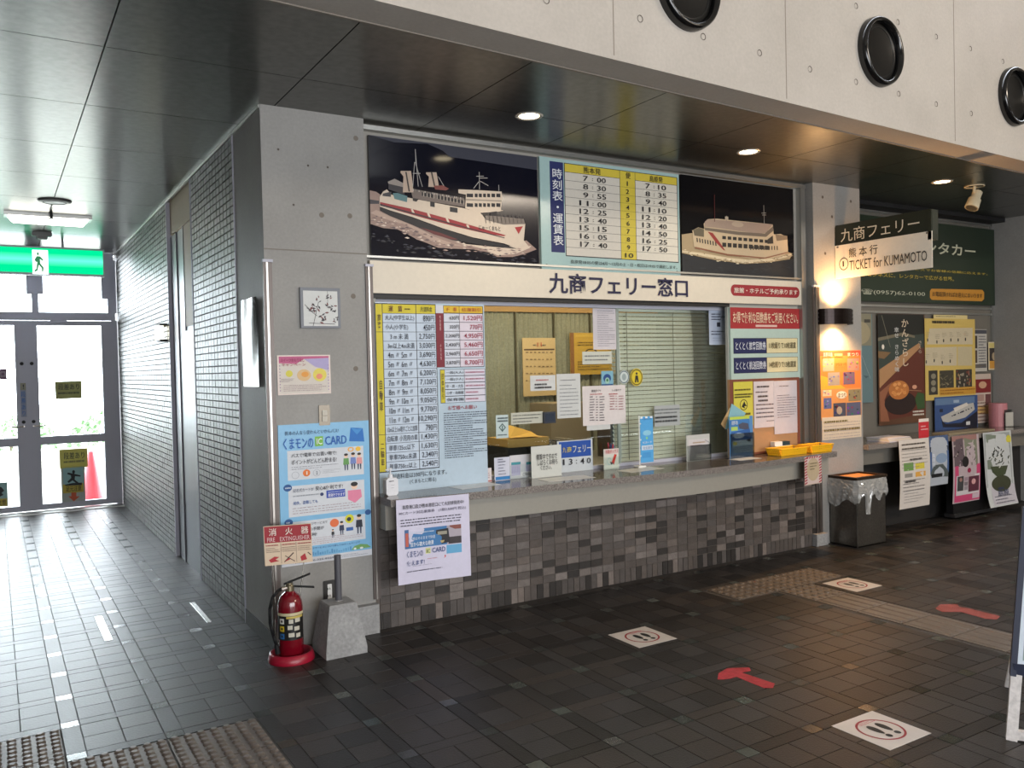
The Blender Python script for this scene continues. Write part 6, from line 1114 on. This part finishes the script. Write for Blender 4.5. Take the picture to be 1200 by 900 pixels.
for i, (x, y, nx, ny) in enumerate(per):
    L_ = .20 + .035 * math.sin(i * .45) if i < 15 else .16 + .03 * math.sin(i * .9)
    if 15 + 6 <= i <= 15 + 8: L_ = .29
    if i == Np - 1: L_ = .2
    for k in range(K + 1):
        v = k / K; o2 = .006 + .014 * math.sin(v * 3.1) + .008 * math.sin(i * 1.7 + v * 7) * v + rnd.uniform(0, .006)
        vs.append((x + nx * o2, y + ny * o2, bh + .0 - v * L_))
MB().add(vs, [[i * (K + 1) + k, (i + 1) * (K + 1) + k, (i + 1) * (K + 1) + k + 1, i * (K + 1) + k + 1] for i in range(Np - 1) for k in range(K)], m).build('plastic_liner', t)

# ------------------------------------------------------------------ floor stickers and painted arrows
SW = paint((206, 198, 192), .4); SR = (150, 40, 50)
def floor_sheet(lab, x, y, w_, d_, rot=0):
    return Sheet('floor_sticker', lab, 'sticker', (x, y, .0016), (w_, 0, 0), (0, -d_, 0), SW, .0012, group='square footprint stickers on the floor')
for x, y, lab in ((1.03, -.865, 'white floor sticker with footprints in a red ring, nearest the ticket counter'), (1.045, -2.37, 'white floor sticker with footprints in a red ring, lowest and largest in view'), (2.925, -.835, 'white floor sticker with footprints in a red ring beside the tactile paving')):
    S = floor_sheet(lab, x, y, .275, .275)
    S.ell(.14, .14, .86, .86, SR, 44, hole=.9)
    def foot(cx, cy):
        S.poly([(cx + .062 * (1 + .2 * math.sin(-th)) * math.cos(th), cy + .155 * math.sin(th)) for th in [2 * math.pi * i / 20 for i in range(20)]], (22, 22, 24)); S.ell(cx - .05, cy + .175, cx + .05, cy + .285, (22, 22, 24), 14)
    foot(.42, .47); foot(.62, .47); S.micro(.3, .19, .7, .30, 3, (190, 90, 96), .6); S.done()
RP = surf('worn_red_paint', (168, 30, 44), 16, .6, 14, .3)
def arrow(lab, pts, m):
    P = [at(x, y, Z=.0012) for x, y in pts]; n = len(P); mb = MB(); mb.add([(p.x, p.y, .0012) for p in P] + [(p.x, p.y, .0002) for p in P], [list(range(n)), list(range(2 * n - 1, n - 1, -1))] + [[i, (i + 1) % n, (i + 1) % n + n, i + n] for i in range(n)], m); tag(mb.build('floor_arrow'), lab, 'arrow', 'red arrows painted on the floor')
arrow('bright red painted arrow on the floor between the two front stickers', [(841, 796), (842, 789), (852, 783), (878, 782), (880, 786), (869, 788), (908, 801), (906, 806), (895, 806), (863, 793), (856, 795), (848, 796)], RP)
arrow('faded red painted arrow on the floor beyond the tactile strip at the right', [(1096, 713), (1102, 708), (1122, 708), (1124, 711), (1136, 713), (1172, 722), (1168, 726), (1155, 725), (1126, 717), (1104, 717)], surf('faded_red_paint', (138, 56, 52), 14, .6, 14, .3))
# ------------------------------------------------------------------ standing sign at the right edge
f0 = at(1181, 866, Z=0); t = thing('standing_sign', 'standing sign with dark frame and white legs at the right edge of the picture', 'sign', (f0.x, f0.y, 0))
d = Vector((.55, -.83, 0)).normalized(); nrm = Vector((-d.y, d.x, 0)) * -1; up = Vector((0, 0, 1))
def bar(name, a, b, w_, th, m):
    mb = MB(); a, b = Vector(a), Vector(b); ax_ = (b - a).normalized(); s_ = ax_.cross(nrm).normalized() * w_ / 2; n_ = nrm * th / 2
    mb.add([a + s_ + n_, a - s_ + n_, a - s_ - n_, a + s_ - n_, b + s_ + n_, b - s_ + n_, b - s_ - n_, b + s_ - n_], [(0, 1, 2, 3), (7, 6, 5, 4), (0, 4, 5, 1), (1, 5, 6, 2), (2, 6, 7, 3), (3, 7, 4, 0)], m); return mb.build(name, t)
WL = surf('white_painted_wood', (206, 200, 196), 6, .5, 10, .2); NB = paint((34, 40, 60), .4)
F0 = Vector((f0.x, f0.y, 0)); lean = nrm * -.15 + d * .085
zt = [at(1200, 655, Y=f0.y).z, at(1186, 800, Y=f0.y).z]
def pl(u, z): return F0 + d * u + up * z + lean * (z / .9)
bar('leg', pl(.012, 0), pl(.012, .26), .04, .03, WL); bar('leg', pl(.60, 0), pl(.60, .26), .04, .03, WL); bar('foot_rail', pl(.03, .022), pl(.58, .022), .035, .028, WL)
bar('frame', pl(.0, .275), pl(.61, .275), .05, .036, NB); bar('frame', pl(.0, .25), pl(.0, .92), .022, .036, NB); bar('frame', pl(.61, .25), pl(.61, .92), .022, .036, NB); bar('frame', pl(.0, .92), pl(.61, .92), .03, .036, NB)
S = Sheet('sign_face', 'pale blue-green printed face', None, pl(.012, .905) + nrm * .016, pl(.6, .905) - pl(.012, .905), pl(.012, .30) - pl(.012, .905), paint((206, 216, 226), .2), .004, parent=t)
S.rect(.03, .025, .97, .975, (196, 208, 214)); S.rect(.03, .66, .97, .975, (130, 156, 148)); S.rect(.2, .1, .8, .5, (214, 220, 226)); S.done()
bar('rear_leg', pl(.06, .88) , F0 + d * .06 + nrm * -.62, .03, .02, WL); bar('rear_leg', pl(.55, .88), F0 + d * .55 + nrm * -.62, .03, .02, WL)

# ------------------------------------------------------------------ notices on the corridor doors
YDN = YD + .012
VD = (0, 380, 4)
def dn(name, lab, z0, z1, c, fn, Y=YDN, cat='notice', group=None): return pinned(lab, z0, z1, c, fn, Y, VD, name, cat, group, .001)
dn('step_notice', 'yellow-green step warning at eye height on the right glass door', (257, 268), (385, 347), (176, 176, 110), lambda S: (S.text('段差あり', 272, 280, 372, 306, (60, 70, 60), .03), S.micro(272, 314, 372, 330, 1, (90, 96, 70), .7)))
dn('step_notice', 'bright yellow step warning low on the right glass door', (278, 588), (412, 668), (224, 216, 110), lambda S: (S.text('段差あり', 298, 602, 396, 628, (70, 80, 60), .03), S.micro(298, 636, 396, 650, 1, (120, 120, 80), .6)))
def trip(S):
    S.rect(295, 675, 392, 760, (150, 190, 190)); S.rect(295, 752, 392, 785, (196, 176, 60)); S.ell(338, 684, 352, 700, (20, 20, 24)); S.poly([(318, 695), (345, 700), (378, 708), (376, 714), (352, 712), (350, 728), (372, 745), (364, 750), (340, 732), (322, 744), (316, 738), (334, 720), (332, 708), (314, 702)], (20, 20, 24)); S.poly([(305, 752), (340, 744), (384, 742), (384, 754), (305, 757)], (20, 20, 24)); S.text('足元注意', 308, 760, 382, 780, (60, 40, 20), .03)
dn('pictogram_card', 'card showing a stumbling figure on the right glass door with a red arrow below it', (285, 670), (402, 833), (176, 184, 176), lambda S: (trip(S), S.poly([(334, 788), (358, 788), (358, 806), (374, 806), (346, 830), (320, 806), (334, 806)], (206, 90, 50))))
dn('pictogram_card', 'card showing a stumbling figure on the left glass door, cut by the picture edge', (-70, 748), (38, 852), (150, 186, 186), lambda S: (S.rect(-66, 824, 34, 850, (196, 176, 60)), S.text('足元注意', -60, 828, 30, 846, (60, 40, 20), .03), S.poly([(-30, 765), (6, 762), (20, 780), (8, 790), (16, 800), (0, 808), (-30, 800)], (20, 20, 24))))
dn('stile_label', 'upright label with blue characters on the middle door stile', (94, 276), (126, 434), (150, 156, 176), lambda S: (S.rect(94, 276, 126, 308, (150, 148, 130)), S.text('!', 106, 282, 113, 303, (60, 60, 60), .03), S.vtext('段差あり', 97, 314, 124, 432, (60, 110, 180), .03)), Y=YD - .004, cat='label')
dn('door_notice', 'small purple notice on the left glass door, cut by the picture edge', (-60, 210), (33, 258), (126, 96, 120), lambda S: (S.text('出口', -30, 220, 26, 248, (206, 200, 206), .03)))
# ------------------------------------------------------------------ outside the doors
struct(MB().box(-14, 6.9, -.14, 10, 30, -.02, surf('outdoor_paving', (150, 148, 140), 8, .9, 2, .1)).build('floor_outside'))
cn = thing('traffic_cone', 'pink-red traffic cone standing outside behind the right glass door', 'cone', (-.82, 7.4, -.02)); ccx, ccy = at(108, 585, Y=7.3).x, 7.3; cn.location = (ccx, ccy, -.02); bpy.context.view_layer.update()
def late(o, p): o.parent = p; o.matrix_parent_inverse = p.matrix_basis.inverted(); return o
late(MB().lathe((ccx, ccy, -.02), [(.13, .02), (.03, .62), (0, .63)], paint((206, 60, 70), .5), 24).build('cone_body'), cn); late(MB().box(ccx - .17, ccy - .17, -.02, ccx + .17, ccy + .17, .005, paint((206, 60, 70), .5)).build('base'), cn)
GRN = surf('hedge_leaves', (96, 128, 84), 20, .8, 12, .3)
def shrub(x, y, r, h, lab, name='shrub'):
    t = thing(name, lab, 'shrub', (x, y, -.02), 'shrubs outside the corridor doors'); mb = MB()
    for i in range(420):
        a_, b_ = rnd.uniform(0, 6.28), rnd.uniform(-.2, 1) ; q = math.sqrt(max(0, 1 - b_ * b_)) if b_ > 0 else 1; rr = rnd.uniform(.75, 1.05)
        c = Vector((x + r * q * math.cos(a_) * rr, y + r * q * math.sin(a_) * rr, h * .4 + h * .6 * b_ * rr)); s_ = rnd.uniform(.04, .09); u = Vector((rnd.uniform(-1, 1), rnd.uniform(-1, 1), rnd.uniform(-1, 1))).normalized(); w_ = u.orthogonal().normalized()
        mb.add([c + u * s_, c + w_ * s_ * .5, c - u * s_, c - w_ * s_ * .5], [(0, 1, 2, 3)], GRN)
    o = late(mb.build('foliage'), t); o['kind'] = 'stuff'
    late(MB().tube((x, y, -.02), (x, y, h * .5), .03, paint((80, 66, 50), .8), 8).build('stem'), t)
shrub(-3.3, 12.5, .7, 1.0, 'low green shrub outside seen through the left glass door'); shrub(-1.7, 12.3, .75, .95, 'green shrub outside behind the middle of the doors'); shrub(-.1, 12.6, .7, .9, 'green shrub outside seen at the right of the right glass door'); shrub(-3.4, 16, 1.2, 3.4, 'taller green bush outside at the left edge of the picture')
struct(MB().box(-6, 11.3, -.02, 2, 11.5, .35, surf('planter_kerb', (170, 166, 156), 8, .9, 4, .2)).build('trim_5'))

# ------------------------------------------------------------------ metal strips let into the corridor floor
for i, (P, lab) in enumerate(((((112, 723), (118, 722), (131, 750), (124, 751)), 'bright metal strip on the corridor floor, left of the middle'), (((222, 707), (226, 706), (249, 728), (244, 729.5)), 'narrow metal strip on the corridor floor near the tiled wall'))):
    Q = [at(x, y, Z=.002) for x, y in P]; x0, x1, y0, y1 = min(q.x for q in Q), max(q.x for q in Q), min(q.y for q in Q), max(q.y for q in Q); cx_ = (x0 + x1) / 2; w_ = .022 if i == 0 else .015
    mb = MB(); mb.bbox(cx_ - w_, y0, .0004, cx_ + w_, y1, .0035, paint((190, 190, 186), .25, .7), .001); tag(mb.build('floor_strip'), lab, 'strip')
